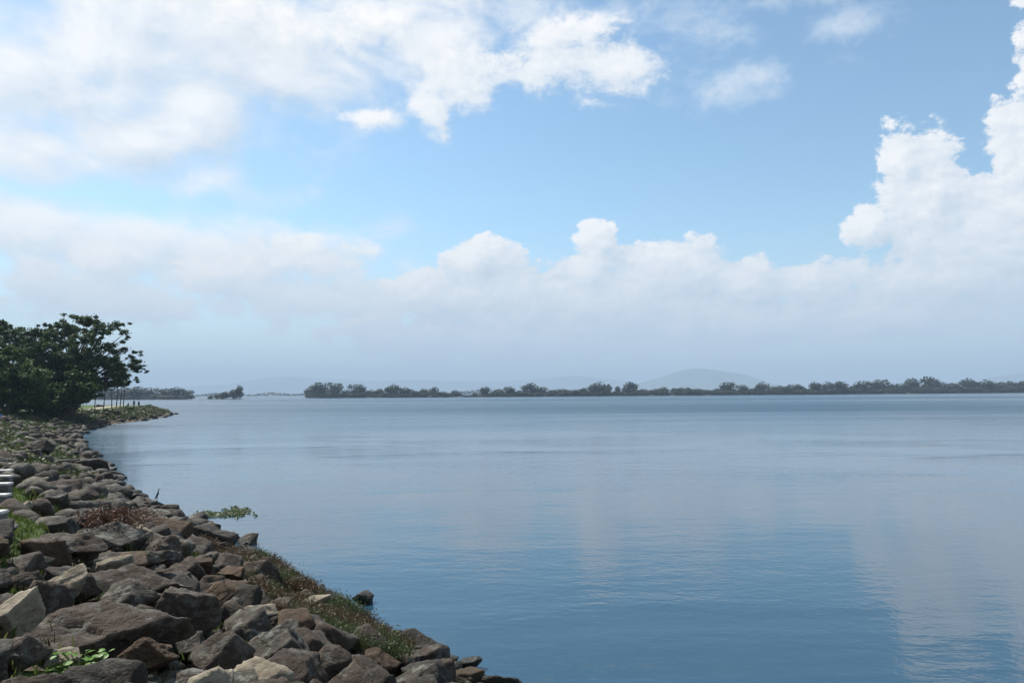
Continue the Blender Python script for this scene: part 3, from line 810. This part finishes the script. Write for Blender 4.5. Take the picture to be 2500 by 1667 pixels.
# ------------------------------------------------------------------ far shores
LEAF_FAR = leaf_material('leaves_far', [(0.007, 0.022, 0.016), (0.014, 0.036, 0.023), (0.025, 0.050, 0.030)], 0.15, per_object=True)
def far_base(x):
    return float(np.interp(x, [200, 480, 600, 750, 1120, 1500, 2000, 2500, 2800], [976, 975.3, 974.3, 971.7, 969.6, 966.6, 963.0, 958.8, 957.0]))
def far_point(x, back=0.0):
    p = on_plane(x, far_base(x), 0.0); q = p * 1.0
    return Vector((p.x * (1 + back / p.y), p.y + back, 0))
soil_far, t_ = new_mat('far_bank')
t_.put(t_.bs.inputs['Base Color'], t_.mix(t_.noise(t_.node('ShaderNodeNewGeometry').outputs['Position'], 0.05, 4, .6), (0.025, 0.04, 0.018), (0.05, 0.06, 0.03))); t_.bs.inputs['Roughness'].default_value = .95
def low_land(name, x0, x1, depth, h=0.7, taper=True):
    xs = np.linspace(x0, x1, 60); rows = []
    rg = np.random.default_rng(int(x0) + 5)
    for k, (dp, z) in enumerate(((-3, -0.6), (2, .35), (8, h), (depth, h), (depth + 8, -0.6))):
        row = []
        for i, x in enumerate(xs):
            e = min(1, 6 * min(i, len(xs) - 1 - i) / len(xs) + .02) if taper else 1
            p = far_point(x, dp * e + rg.normal(0, 1.0)); row.append((p.x, p.y, z * (e if z > 0 else 1) ))
        rows.append(row)
    V = np.array(rows); idx = np.arange(V.shape[0] * V.shape[1]).reshape(V.shape[:2])
    F = np.stack([idx[:-1, :-1], idx[:-1, 1:], idx[1:, 1:], idx[1:, :-1]], -1).reshape(-1, 4)
    o = quick_mesh(name, V.reshape(-1, 3), F, soil_far, smooth=True); tag(o, kind='structure'); return o
low_land('far_spit', 120, 474, 40); low_land('islet', 488, 596, 22); low_land('island', 742, 1128, 60); low_land('far_shore', 1132, 2900, 500, taper=False)

def far_kind(seed, shape):
    """crown and trunk of a tree one metre tall"""
    rg = np.random.default_rng(seed)
    if shape == 'dome': blobs_ = [((0, 0, .66), .33)] + [((rg.uniform(-.3, .3), rg.uniform(-.3, .3), rg.uniform(.18, .72)), rg.uniform(.13, .24)) for _ in range(18)]
    elif shape == 'bush': blobs_ = [((rg.uniform(-.55, .55), rg.uniform(-.4, .4), rg.uniform(.15, .62)), rg.uniform(.2, .34)) for _ in range(14)]
    else: blobs_ = [((rg.uniform(-.32, .32), rg.uniform(-.3, .3), rg.uniform(.5, .86)), rg.uniform(.1, .2)) for _ in range(15)] + [((rg.uniform(-.3, .3), rg.uniform(-.3, .3), rg.uniform(.08, .3)), .18) for _ in range(5)]
    C = []
    for c, r_ in blobs_:
        n = int(90 * (r_ / .2) ** 2); u = rg.normal(size=(n, 3)); u /= np.linalg.norm(u, axis=1)[:, None]
        C.append(u * (rg.random(n) ** .4)[:, None] * r_ + np.array(c))
    C = np.concatenate(C); C = C[C[:, 2] > .01]; C[:, 2] /= C[:, 2].max()
    V, F = leaf_quads(C, .065 * rg.uniform(.6, 1.4, len(C)), rg, .3, 1.4)
    cr = quick_mesh('crown', V, F, LEAF_FAR, link=False)
    parts = [tube([(0, 0, -.05), (.01, 0, .3), (0, .01, .6)], [.04, .03, .015], 5)] + [tube([(0, 0, .25), (c[0] * .6, c[1] * .6, c[2] * .8), c], [.018, .012, .005], 4) for c, _ in blobs_[::4]]
    v, f = join_geo(parts); tr = bpy.data.meshes.new('trunk'); tr.from_pydata(v, [], f); tr.materials.append(BARK)
    return cr, tr
KINDS = {s: [far_kind(300 + i * 13 + len(s), s) for i in range(4)] for s in ('dome', 'bush', 'open')}
def far_tree(x, ytop, wpx, shape, label, group, back, rg):
    p = far_point(x, back); z0 = 0.4
    h = (far_base(x) - ytop) * p.y / FPX
    if h < 1.2: h = 1.2
    w = wpx * 1.08 * p.y / FPX
    o = empty('bush' if shape == 'bush' else 'far_tree', (p.x, p.y, z0), label, 'bush' if shape == 'bush' else 'tree', group, rg.uniform(0, 6.28))
    cr, tr = KINDS[shape][int(rg.integers(0, 4))]
    sw = w / (1.25 if shape == 'bush' else .86)
    for nm, me in (('crown', cr), ('trunk', tr)):
        c = bpy.data.objects.new(nm, me); COL.objects.link(c); c.parent = o
        c.scale = (sw, sw, h * (1.02 if nm == 'crown' else 1))
    return o
def far_woods():
    rg = np.random.default_rng(5)
    left = [(250, 949, 46), (278, 948, 40), (305, 947, 42), (335, 945, 46), (365, 948, 42), (400, 950, 34), (432, 946, 44), (456, 954, 30)]
    for x, y, w in left: far_tree(x, y, w, 'dome', 'hazy blue tree on the far spit behind the headland', 'trees on the far spit', rg.uniform(6, 30), rg)
    for x in np.arange(240, 470, 14): far_tree(x, far_base(x) - rg.uniform(7, 13), rg.uniform(20, 28), 'bush', 'low bush along the waterline of the far spit', 'bushes on the far spit', rg.uniform(3, 6), rg)
    far_tree(585, 941, 21, 'dome', 'tall round tree at the end of the tiny islet', None, 8, rg)
    for x, y, w in ((572, 952, 22), (552, 957, 24)): far_tree(x, y, w, 'dome', 'middling tree beside the tall round tree of the tiny islet', 'middling trees on the islet', 8, rg)
    for x, y, w in ((532, 963, 16), (512, 966, 16), (540, 966, 20)): far_tree(x, y, w, 'bush', 'low bush at the tapering end of the tiny islet', 'bushes on the islet', 7, rg)
    isl = [(781, 936, 54), (758, 949, 26), (819, 938, 36), (800, 953, 22), (845, 953, 26), (872, 940, 40), (905, 953, 28), (926, 950, 24), (962, 940, 40), (987, 948, 40), (1012, 956, 30), (1036, 950, 26), (1062, 947, 24), (1082, 957, 24), (1110, 955, 20)]
    own = {781: 'broad rounded tree at the leafy head of the wooded island', 819: 'round tree second from the head of the wooded island', 872: 'round tree in the middle of the wooded island', 962: 'wide round tree with a long low shoulder on the wooded island', 1110: 'lone low tree off the tail of the wooded island'}
    for x, y, w in isl:
        far_tree(x, y - 1, w, 'dome', own.get(x, 'lower tree between the round trees of the wooded island'), None if x in own else 'lower trees on the wooded island', rg.uniform(6, 26), rg)
    for x in np.arange(752, 1118, 15): far_tree(x + rg.uniform(-4, 4), far_base(x) - rg.uniform(8, 14), rg.uniform(20, 30), 'bush', 'low bush along the waterline of the wooded island', 'bushes on the wooded island', rg.uniform(3, 6), rg)
    sh = [(1160, 960, 14), (1185, 945, 27), (1215, 952, 32), (1245, 946, 28), (1270, 955, 26), (1298, 938, 42), (1325, 947, 36), (1350, 953, 32), (1375, 951, 28), (1400, 953, 32), (1430, 949, 36), (1462, 935, 52), (1486, 943, 26), (1507, 945, 15), (1537, 935, 37), (1570, 951, 32), (1600, 952, 30), (1620, 946, 26), (1650, 950, 30), (1680, 947, 20), (1700, 950, 38), (1730, 954, 32), (1755, 950, 28), (1779, 935, 35), (1812, 942, 28), (1840, 948, 26), (1861, 935, 33), (1890, 945, 32), (1920, 944, 28), (1945, 940, 36), (1990, 933, 28), (2022, 934, 34), (2055, 933, 36), (2085, 942, 28), (2110, 932, 38), (2146, 929, 40), (2180, 938, 30), (2205, 938, 28), (2225, 926, 36), (2268, 922, 52), (2300, 935, 36), (2330, 937, 32), (2362, 926, 48), (2410, 929, 38), (2440, 935, 36), (2470, 933, 38), (2500, 933, 38), (2540, 930, 40), (2580, 934, 40), (2630, 928, 44)]
    tall = {1298: 'rounded green tree near the start of the wooded far shore', 1462: 'broad flat-topped tree high above the scrub of the far shore', 1537: 'round tree standing alone next to the broad flat-topped tree', 1779: 'round tree on a visible stem below the hill slope', 1861: 'round tree next after the stemmed round tree on the far shore', 2268: 'broadest and tallest tree of the wooded far shore'}
    for x, y, w in sh:
        lab = tall.get(x) or ('crowded tree in the dense tall part of the far shore wood' if x > 1930 else 'middling tree in the thin scrubby part of the far shore')
        far_tree(x, y - 1, w, 'dome', lab, None if x in tall else ('dense trees of the far shore' if x > 1930 else 'scrub trees of the far shore'), rg.uniform(8, 40), rg)
    for x in np.concatenate([np.arange(1230, 1900, 47), np.arange(1900, 2640, 24)]):
        hh = np.interp(x, [1180, 1300, 1900, 2500], [10, 14, 18, 22]) * rg.uniform(.7, 1.2)
        far_tree(x + rg.uniform(-8, 8), far_base(x) - hh, rg.uniform(28, 42), 'bush', 'hazy bush filling the wood behind the far shore trees', 'bushes behind the far shore trees', rg.uniform(40, 70), rg)
    for x in np.arange(1135, 2640, 17):
        hh = np.interp(x, [1135, 1250, 1900, 2500], [5, 10, 11, 15]) * rg.uniform(.6, 1.25)
        far_tree(x + rg.uniform(-5, 5), far_base(x) - hh, rg.uniform(22, 34), 'bush', 'low green bush lining the waterline of the far shore', 'bushes along the far shore', rg.uniform(3, 7), rg)
far_woods()

def distant_wood():
    """tree line on the farthest shore, one hazy mass"""
    rg = np.random.default_rng(77); C = []
    for _ in range(5200):
        x = rg.uniform(-300, 1300); y = 2300 + 500 * rg.random()
        w = at_dist(x, 900, y); top = 7 + 5 * math.sin(x * .05) + 3 * math.sin(x * .017 + 1)
        C.append((w.x, y, rg.random() ** .8 * max(3, top)))
    V, F = leaf_quads(np.array(C), 6.0 * rg.uniform(.6, 1.3, len(C)), rg, .3, 1.5)
    tag(quick_mesh('distant_wood', V, F, LEAF_FAR), 'thin hazy line of trees on the most distant shore', 'wood', kind='stuff')
distant_wood()

def hills():
    mt, t = new_mat('hill_forest')
    n = t.noise(t.node('ShaderNodeNewGeometry').outputs['Position'], 0.004, 6, .6)
    t.put(t.bs.inputs['Base Color'], t.mix(n, (0.025, 0.045, 0.02), (0.07, 0.085, 0.04))); t.bs.inputs['Roughness'].default_value = 1
    def ridge(pts, Y, depth, seed):
        rg = np.random.default_rng(seed)
        xs = np.arange(pts[0][0], pts[-1][0] + 1, 8.0); yt = np.interp(xs, [p[0] for p in pts], [p[1] for p in pts])
        k = np.ones(7) / 7; yt = np.convolve(np.pad(yt, 3, 'edge'), k, 'valid')
        rows = []
        for j, (u, hf) in enumerate(((-1, -.02), (-.7, .22), (-.4, .55), (-.15, .88), (0, 1), (.3, .7), (.7, .25), (1, -.02))):
            row = []
            for x, y in zip(xs, yt):
                p = at_dist(x, y, Y); hz_ = max(p.z, 2)
                yy = Y + u * depth
                row.append((p.x * (1 if hf == 1 else yy / Y), yy, hz_ * hf * (1 + (0 if hf == 1 else rg.normal(0, .06)))))
            rows.append(row)
        V = np.array(rows); idx = np.arange(V.shape[0] * V.shape[1]).reshape(V.shape[:2])
        F = np.stack([idx[:-1, :-1], idx[:-1, 1:], idx[1:, 1:], idx[1:, :-1]], -1).reshape(-1, 4)
        tag(quick_mesh('hill', V.reshape(-1, 3), F, mt, smooth=True), kind='structure')
    ridge([(1480, 952), (1540, 940), (1590, 927), (1625, 917), (1655, 905), (1690, 898), (1720, 899), (1760, 906), (1810, 912), (1845, 922), (1880, 935), (1960, 950)], 9500, 900, 1)
    ridge([(300, 962), (420, 946), (560, 938), (640, 922), (700, 918), (800, 924), (900, 930), (1000, 926), (1090, 930), (1200, 932), (1310, 926), (1395, 916), (1450, 921), (1530, 930), (1620, 944), (1720, 950)], 13000, 900, 2)
    ridge([(2250, 948), (2350, 935), (2420, 920), (2500, 910), (2620, 900), (2760, 915), (2900, 940)], 10000, 900, 3)
hills()

# ------------------------------------------------------------------ ground plants
GRASS = leaf_material('grass', [(0.040, 0.075, 0.012), (0.075, 0.115, 0.022), (0.12, 0.135, 0.04)], 0.35)
DRY = leaf_material('dry_weeds', [(0.060, 0.036, 0.022), (0.10, 0.062, 0.034), (0.055, 0.045, 0.022), (0.12, 0.09, 0.05)], 0.25)
WEED = leaf_material('green_weeds', [(0.032, 0.050, 0.016), (0.056, 0.076, 0.026), (0.085, 0.095, 0.042)], 0.3)
RED = leaf_material('dry_red_twigs', [(0.085, 0.040, 0.024), (0.13, 0.065, 0.038), (0.055, 0.035, 0.025)], 0.2)
def blades(P, z, h, w, rg, lean=0.5):
    """three-cornered blades rooted at P (n,2)"""
    n = len(P); a = rg.uniform(0, 6.28, n); b = rg.uniform(0, 6.28, n)
    base = np.column_stack([P, z - 0.02]); side = np.column_stack([np.cos(a), np.sin(a), np.zeros(n)]) * (w / 2)[:, None]
    ln = rg.uniform(.1, lean, n) * h
    mid = base + np.column_stack([np.cos(b) * ln * .35, np.sin(b) * ln * .35, h * .6])
    tipp = base + np.column_stack([np.cos(b) * ln, np.sin(b) * ln, h])
    V = np.stack([base - side, base + side, mid + side * .7, tipp, mid - side * .7], 1).reshape(-1, 3)
    return V, np.arange(5 * n).reshape(n, 5)
def wedge(n, r0, r1, a0, a1, rg):
    az = rg.uniform(R(a0), R(a1), n); r = np.sqrt(rg.uniform(r0 * r0, r1 * r1, n))
    return np.column_stack([np.sin(az) * r, np.cos(az) * r])
def ground_cover():
    rg = np.random.default_rng(31)
    # turf along the crest and in pockets of the near bank
    P = wedge(150000, 3, 46, -46, -8, rg); d, top, wid = bank_shape(P)
    z = ground_z(P); P3 = np.column_stack([P, z])
    g = green_mask(P)
    pocket = (vnoise(P, 0.7, 9) > 0.66) & (d > 1.5)
    turf = in_px(P3, TURF_PX[0]) | in_px(P3, TURF_PX[1])
    # the sandy path stays bare
    keep = (d > 0.4) & ((rg.random(len(P)) < g) | pocket | turf) & (d < wid * 1.25)
    P, z = P[keep], z[keep]
    r = np.hypot(*P.T)
    V, F = blades(P, z, rg.uniform(.035, .11, len(P)) * (1 + r / 60), 0.012 + 0.0006 * r, rg, .8)
    tag(quick_mesh('bank_grass', V, F, GRASS), 'short green grass along the top of the rock bank', 'grass', kind='stuff')
    # leafy weeds over the stones towards the cove and on the headland
    P = wedge(110000, 26, 205, -40, -20, rg); d, top, wid = bank_shape(P)
    gm = green_mask(P)
    keep = (d > 0.6) & (d < wid * np.where(np.hypot(*P.T) > 55, 0.90, 1.1)) & (rg.random(len(P)) < gm * 1.2)
    P, gg = P[keep], gm[keep]; z = ground_z(P); r = np.hypot(*P.T)
    C = []; S_ = []
    for (x, y), zz, rr in zip(P, z, r):
        n = 5; sp = 0.10 + 0.0006 * rr
        C.append(np.array((x, y, zz + 0.05)) + rg.normal(0, 1, (n, 3)) * (sp, sp, sp * .55) + (0, 0, sp * .8)); S_.append(rg.uniform(.05, .11, n) * (1 + rr / 70))
    V, F = leaf_quads(np.concatenate(C), np.concatenate(S_), rg, .3)
    tag(quick_mesh('bank_weeds', V, F, WEED), 'green leafy weeds growing over the stones towards the cove', 'weeds', kind='stuff')
    # dry and green scrub between the boulders and the water
    P = wedge(110000, 9, 30, -26, -2, rg); z = ground_z(P)
    k = in_px(np.column_stack([P, z + .12]), SCRUB_PX) & (shore_dist(P) > -0.15); P, z = P[k], z[k]
    den = vnoise(P, 1.3, 12); k = rg.random(len(P)) < sstep(den, .20, .46); P, z = P[k], z[k]
    mixn = vnoise(P, 0.9, 14)
    for nm, sel, mat, lab in (('dry_scrub', mixn > .30, DRY, 'brown dry scrub between the boulders and the water'), ('green_scrub', mixn <= .36, WEED, 'green tufts growing through the dry scrub by the water')):
        Q, zq = P[sel], z[sel]; C = []; S_ = []; ST = []
        for (x, y), zz in zip(Q, zq):
            h = rg.uniform(.08, .30); lean = rg.normal(0, .10, 2); n = 5
            tt = rg.random(n)[:, None]
            C.append(np.array((x, y, zz)) + tt * np.array((lean[0], lean[1], h)) + rg.normal(0, .035, (n, 3))); S_.append(rg.uniform(.012, .034, n))
        V1, F1 = leaf_quads(np.concatenate(C), np.concatenate(S_), rg, .1, 2.0)
        Q2 = np.repeat(Q, 3, axis=0) + rg.normal(0, .03, (3 * len(Q), 2)); z2 = np.repeat(zq, 3)
        V2, F2 = blades(Q2, z2, rg.uniform(.08, .32, len(Q2)), rg.uniform(.006, .014, len(Q2)), rg, .6)
        F1 = [tuple(f) for f in F1]; F2 = [tuple(f + len(V1)) for f in F2]
        me = mesh_obj(nm, np.concatenate([V1, V2]), F1 + F2, mat)
        tag(me, lab, 'scrub', kind='stuff')
ground_cover()

def twig_bush(px, py, w, h, mat, label, seed, n=420, name='bush'):
    rg = np.random.default_rng(seed); g = on_ground(px, py)
    o = empty(name, g, label, 'bush'); parts = []; C = []
    for i in range(46):
        a = rg.uniform(0, 6.28); r_ = rg.uniform(.1, 1); e = Vector((math.cos(a) * r_ * w / 2, math.sin(a) * r_ * w / 2, h * rg.uniform(.5, 1) * (1.1 - .5 * r_)))
        m = Vector((e.x * .35, e.y * .35, e.z * .6)); parts.append(tube([(e.x * .1, e.y * .1, -.05), m, e], [.012, .008, .003], 4))
        for t in rg.random(n // 46): C.append(np.array(m.lerp(e, t)) + rg.normal(0, .05, 3))
    v, f = join_geo(parts); mesh_obj('twigs', v, f, BARK, o)
    V, F = leaf_quads(np.array(C), rg.uniform(.014, .035, len(C)), rg, .1, 2); quick_mesh('leaves', V, F, mat, o)
    return o
twig_bush(262, 1310, 1.9, 0.62, RED, 'dry reddish brown bush among the boulders', 3, 5200)
twig_bush(500, 1352, 0.9, 0.45, DRY, 'small dry bush at the foot of the big black boulder', 4, 1600)

def leafy_plant():
    rg = np.random.default_rng(8); g = on_ground(195, 1652)
    o = empty('leafy_plant', g, 'bright green broad-leaved plant growing below the broad dark boulder', 'plant')
    mt = leaf_material('bright_leaf', [(0.10, 0.20, 0.03), (0.16, 0.28, 0.05)], 0.35, 0.4)
    stems = []
    U = [(0, 0, 0), (.3, .25, .04), (.42, .55, .05), (.3, .82, .03), (0, 1, -.03), (-.3, .82, .03), (-.42, .55, .05), (-.3, .25, .04), (0, .5, -.02)]
    Fc = [(8, 0, 1), (8, 1, 2), (8, 2, 3), (8, 3, 4), (8, 4, 5), (8, 5, 6), (8, 6, 7), (8, 7, 0)]
    me = bpy.data.meshes.new('leaf'); me.from_pydata(U, [], Fc); me.materials.append(mt); me.shade_smooth()
    for i in range(54):
        a = rg.uniform(0, 6.28); r_ = rg.uniform(.03, .20); hh = rg.uniform(.04, .22)
        p = Vector((math.cos(a) * r_ * 1.3, math.sin(a) * r_, hh)); stems.append(tube([(p.x * .25, p.y * .25, -.03), (p.x * .6, p.y * .6, hh * .7), p], [.005, .004, .003], 4))
        l = bpy.data.objects.new('leaf', me); COL.objects.link(l); l.parent = o; l.location = p
        l.rotation_euler = (rg.uniform(-.5, .5), rg.uniform(-.4, .4), a - math.pi / 2); l.scale = [rg.uniform(.045, .085)] * 3
    v, f = join_geo(stems); mesh_obj('stems', v, f, GRASS, o)
leafy_plant()

def floating_plants():
    rg = np.random.default_rng(18)
    C = []; S_ = []
    for (x0, x1, y0, y1, n) in ((545, 612, 1240, 1262, 150), (470, 570, 1248, 1266, 60)):
        for _ in range(n):
            x, y = rg.normal((x0 + x1) / 2, (x1 - x0) / 4.2), rg.normal((y0 + y1) / 2, (y1 - y0) / 4.5); p = on_plane(x, y, 0)
            m = 5; C.append(np.array(p) + rg.normal(0, .05, (m, 3)) * (1, 1, .3) + (0, 0, .025)); S_.append(rg.uniform(.04, .085, m))
    C = np.concatenate(C); C[:, 2] = np.clip(C[:, 2], .012, .07)
    V, F = leaf_quads(C, np.concatenate(S_), rg, .1)
    mt = leaf_material('floating_leaf', [(0.07, 0.095, 0.045), (0.12, 0.145, 0.07), (0.2, 0.21, 0.13)], .25)
    tag(quick_mesh('floating_plants', V, F, mt), 'patch of green floating water plants off the rock bank', 'water plants', kind='stuff')
floating_plants()

# ------------------------------------------------------------------ bird
def plain(name, c, rough=.7, n=.25):
    mt, t = new_mat(name); k = t.noise(t.node('ShaderNodeTexCoord').outputs['Object'], 14, 4, .6)
    t.put(t.bs.inputs['Base Color'], t.mix(k, tuple(q * (1 - n) for q in c), tuple(min(1, q * (1 + n)) for q in c))); t.bs.inputs['Roughness'].default_value = rough
    return mt
def bird():
    # the highest perch against the water along this line of sight
    bpy.context.view_layer.update(); dg = bpy.context.evaluated_depsgraph_get(); best = None
    for y in np.arange(25.0, 31.5, 0.12):
        x = at_dist(384, 1246, y).x
        hit, loc, *_ = scene.ray_cast(dg, (x, y, 6.0), (0, 0, -1))
        if hit and loc.z > 0.05:
            e = (loc.z - EYE) / y
            if best is None or e > best[0]: best = (e, loc.copy())
    g = best[1] if best else on_ground(384, 1246, 0.25)
    zt = g.z + 0.065
    o = empty('heron', (g.x, g.y, zt), 'slim dark heron standing upright on the rocks at the water', 'bird')
    dk = plain('plumage', (0.05, 0.055, 0.065)); bl = plain('bill', (0.09, 0.085, 0.05))
    pts = [(-.075, 0, .05), (-.05, 0, .10), (-.025, 0, .17), (0, 0, .23), (.018, 0, .28), (.022, 0, .33), (.022, 0, .375), (.034, 0, .405), (.060, 0, .412), (.078, 0, .408)]
    v, f = tube(pts, [.006, .026, .045, .046, .032, .020, .016, .022, .019, .008], 10)
    b = mesh_obj('body', v, f, dk, o, True)
    v, f = tube([(.07, 0, .409), (.105, 0, .404), (.145, 0, .398)], [.009, .006, .001], 6); mesh_obj('bill', v, f, bl, o, True)
    for s in (-1, 1):
        v, f = tube([(-.02, s * .028, .14), (-.055, s * .036, .12), (-.085, s * .02, .045), (-.1, s * .012, .01)], [.016, .026, .016, .003], 6); mesh_obj('wing', v, f, dk, o, True)
        v, f = join_geo([tube([(-.02, s * .018, .15), (-.012, s * .018, .06), (-.016, s * .018, -.07)], [.009, .006, .005], 5)] + [tube([(-.016, s * .018, -.07), (.03, s * .018 + q, -.075)], [.004, .002], 4) for q in (-.015, 0, .015)]); mesh_obj('leg', v, f, bl, o)
    return o
bird()

# ------------------------------------------------------------------ white-topped guard blocks beside the path
def guard_blocks():
    mb = plain('concrete_shade_grey', (0.13, 0.125, 0.115), .9, .5); mw = plain('white_paint', (0.50, 0.49, 0.46), .8, .35)  # dark grey body colour stands in for shade on the faces below the top
    def box(w, d, z0, z1, bev):
        bm = bmesh.new(); bmesh.ops.create_cube(bm, size=1); bmesh.ops.scale(bm, vec=(w, d, z1 - z0), verts=bm.verts); bmesh.ops.translate(bm, vec=(0, 0, (z0 + z1) / 2), verts=bm.verts)
        bmesh.ops.bevel(bm, geom=bm.edges[:], offset=bev, segments=2, affect='EDGES'); return bm
    me = []
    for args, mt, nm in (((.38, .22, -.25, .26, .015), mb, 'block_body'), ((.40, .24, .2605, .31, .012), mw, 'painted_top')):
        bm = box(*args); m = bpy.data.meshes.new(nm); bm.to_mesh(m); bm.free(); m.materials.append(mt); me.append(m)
    tops = [(9, 1246), (19, 1205), (24, 1178), (26, 1160), (27, 1146), (25, 1130), (23, 1120), (21, 1111), (19, 1104), (17, 1098)]
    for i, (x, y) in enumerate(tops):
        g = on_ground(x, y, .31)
        o = empty('guard_block', (g.x - .19, g.y, g.z - .31), 'concrete guard block with a white painted top and shade-grey body beside the path', 'guard block', 'white-topped guard blocks in a row', math.atan2(-g.x, g.y) * 0.25 + (i * 37 % 9 - 4) * .015)
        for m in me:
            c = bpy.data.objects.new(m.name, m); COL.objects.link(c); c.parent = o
guard_blocks()

# ------------------------------------------------------------------ blue drum, pale stone and red earth by the path
def lathe(prof, n=28):
    V = [(r_ * math.cos(2 * math.pi * k / n), r_ * math.sin(2 * math.pi * k / n), z) for r_, z in prof for k in range(n)]
    F = [(i * n + k, i * n + (k + 1) % n, (i + 1) * n + (k + 1) % n, (i + 1) * n + k) for i in range(len(prof) - 1) for k in range(n)]
    F.append(tuple(range(n))[::-1]); F.append(tuple((len(prof) - 1) * n + k for k in range(n))); return V, F
def drum():
    g = on_ground(-3, 1030)
    o = empty('drum', g, 'blue plastic drum standing beside the path', 'drum')
    blue = plain('blue_plastic', (0.025, 0.11, 0.36), .4, .15)
    v, f = lathe([(.25, -.05), (.27, .0), (.285, .05), (.285, .28), (.30, .30), (.30, .33), (.285, .35), (.285, .56), (.30, .58), (.30, .61), (.285, .63), (.28, .80), (.24, .86)]); mesh_obj('drum_body', v, f, blue, o, True)
    v, f = lathe([(.20, .855), (.235, .862), (.235, .89), (.20, .895)]); mesh_obj('lid', v, f, plain('dark_lid', (.03, .05, .09), .5), o, True)
    v, f = lathe([(.292, .595), (.306, .597), (.306, .615), (.292, .617)]); mesh_obj('band', v, f, plain('dark_band', (.03, .05, .09), .5), o, True)
drum()
for (x0, x1, y0, y1, kind, lab) in ((209, 221, 1001, 1009, 'pale', 'small white stone on the reddish earth by the path end'), (0, 28, 1030, 1044, 'rust', 'rusty red stone in front of the blue drum'), (232, 252, 985, 994, 'rust', 'low red earth block under the slender trees')):
    g = on_ground((x0 + x1) / 2, y1 - 1); s = g.y / FPX; w = (x1 - x0) * s
    P, F = rock_shape(int(x0) + 5, 3, (w, w * .6, max((y1 - y0) * s * 1.2, .3)), planes=9); lay_rock('rock', P, F, ROCKM[kind], (g.x, g.y, g.z + .12), (0, 0, .2), lab)

# ------------------------------------------------------------------ people on the headland
def person(px, d, h, pose, cols, label, seed):
    x = at_dist(px, 985, d).x; z = gz(x, d)
    o = empty('person', (x, d, z), label, 'person', None, -.5 + seed * .9)
    k = h / 1.7
    J = {'pelvis': (0, 0, .92), 'waist': (0, 0, 1.08), 'chest': (0, .01, 1.30), 'neck': (0, .01, 1.46), 'head': (0, .02, 1.56), 'crown': (0, .01, 1.66)}
    for s, n in ((-1, 'l'), (1, 'r')):
        J.update({'hip' + n: (s * .10, 0, .88), 'knee' + n: (s * .11, -.02, .48), 'ankle' + n: (s * .11, .03, .08), 'toe' + n: (s * .12, -.13, .04), 'sh' + n: (s * .19, .01, 1.40), 'el' + n: (s * .25, .03, 1.12), 'wr' + n: (s * .23, -.08, .90), 'hand' + n: (s * .22, -.13, .80)})
    if pose == 'sit':
        for n, s in (('l', -1), ('r', 1)): J.update({'knee' + n: (s * .16, -.40, .98), 'ankle' + n: (s * .14, -.38, .56), 'toe' + n: (s * .14, -.52, .52), 'wr' + n: (s * .15, -.30, 1.02), 'hand' + n: (s * .12, -.40, 1.0), 'el' + n: (s * .26, -.10, 1.14)})
        J = {a: (b[0], b[1], b[2] - .48) for a, b in J.items()}
    E = [('pelvis', 'waist'), ('waist', 'chest'), ('chest', 'neck'), ('neck', 'head'), ('head', 'crown')]
    for n in 'lr': E += [('pelvis', 'hip' + n), ('hip' + n, 'knee' + n), ('knee' + n, 'ankle' + n), ('ankle' + n, 'toe' + n), ('chest', 'sh' + n), ('sh' + n, 'el' + n), ('el' + n, 'wr' + n), ('wr' + n, 'hand' + n)]
    rad = {'pelvis': .15, 'waist': .14, 'chest': .16, 'neck': .06, 'head': .10, 'crown': .085}
    names = list(J); me = bpy.data.meshes.new('body')
    me.from_pydata([Vector(J[a]) * k for a in names], [(names.index(a), names.index(b)) for a, b in E], [])
    b = bpy.data.objects.new('body', me); COL.objects.link(b)
    sk = b.modifiers.new('skin', 'SKIN')
    for a, sv in zip(names, me.skin_vertices[0].data):
        r_ = rad.get(a) or {'hip': .10, 'kne': .075, 'ank': .05, 'toe': .04, 'sh': .075, 'el': .05, 'wr': .035, 'han': .04}[next(q for q in ('hip', 'kne', 'ank', 'toe', 'sh', 'el', 'wr', 'han') if a.startswith(q))]
        sv.radius = (r_ * k, r_ * k); sv.use_root = a == 'pelvis'
    ss = b.modifiers.new('sub', 'SUBSURF'); ss.levels = ss.render_levels = 1
    dg = bpy.context.evaluated_depsgraph_get(); m2 = bpy.data.meshes.new_from_object(b.evaluated_get(dg))
    bpy.data.objects.remove(b); m2.name = 'body'; m2.materials.clear()
    for c in cols: m2.materials.append(plain('cloth', c, .9))
    pz = J['pelvis'][2] * k; nz = J['neck'][2] * k
    for p in m2.polygons:
        c = p.center; p.material_index = 0 if c.z > nz - .02 else (1 if c.z > pz + .04 and abs(c.x) < .24 * k else (2 if abs(c.x) < .2 * k else 1)); p.use_smooth = True
    b = bpy.data.objects.new('body', m2); COL.objects.link(b); b.parent = o
    v, f = lathe([(.02, .0), (.10, .02), (.115, .07), (.095, .13), (.03, .155)], 12); c = Vector(J['head']) * k
    mesh_obj('hair', [(q[0] * k + c.x, q[1] * k + c.y + .02, q[2] * k + c.z - .02 * k) for q in v], f, plain('hair', (.012, .01, .01), .6), o, True)
person(313, 158, 1.55, 'sit', [(.12, .07, .05), (.03, .03, .035), (.025, .025, .03)], 'person in dark clothes sitting on the headland bank', 0)
person(327, 160, 1.60, 'stand', [(.12, .07, .05), (.10, .11, .11), (.03, .03, .04)], 'person in a greyish shirt standing between two darkly dressed people', 1)
person(339, 160, 1.65, 'stand', [(.12, .07, .05), (.035, .03, .03), (.02, .02, .025)], 'person all in black standing on the headland bank', 2)

haze_box()
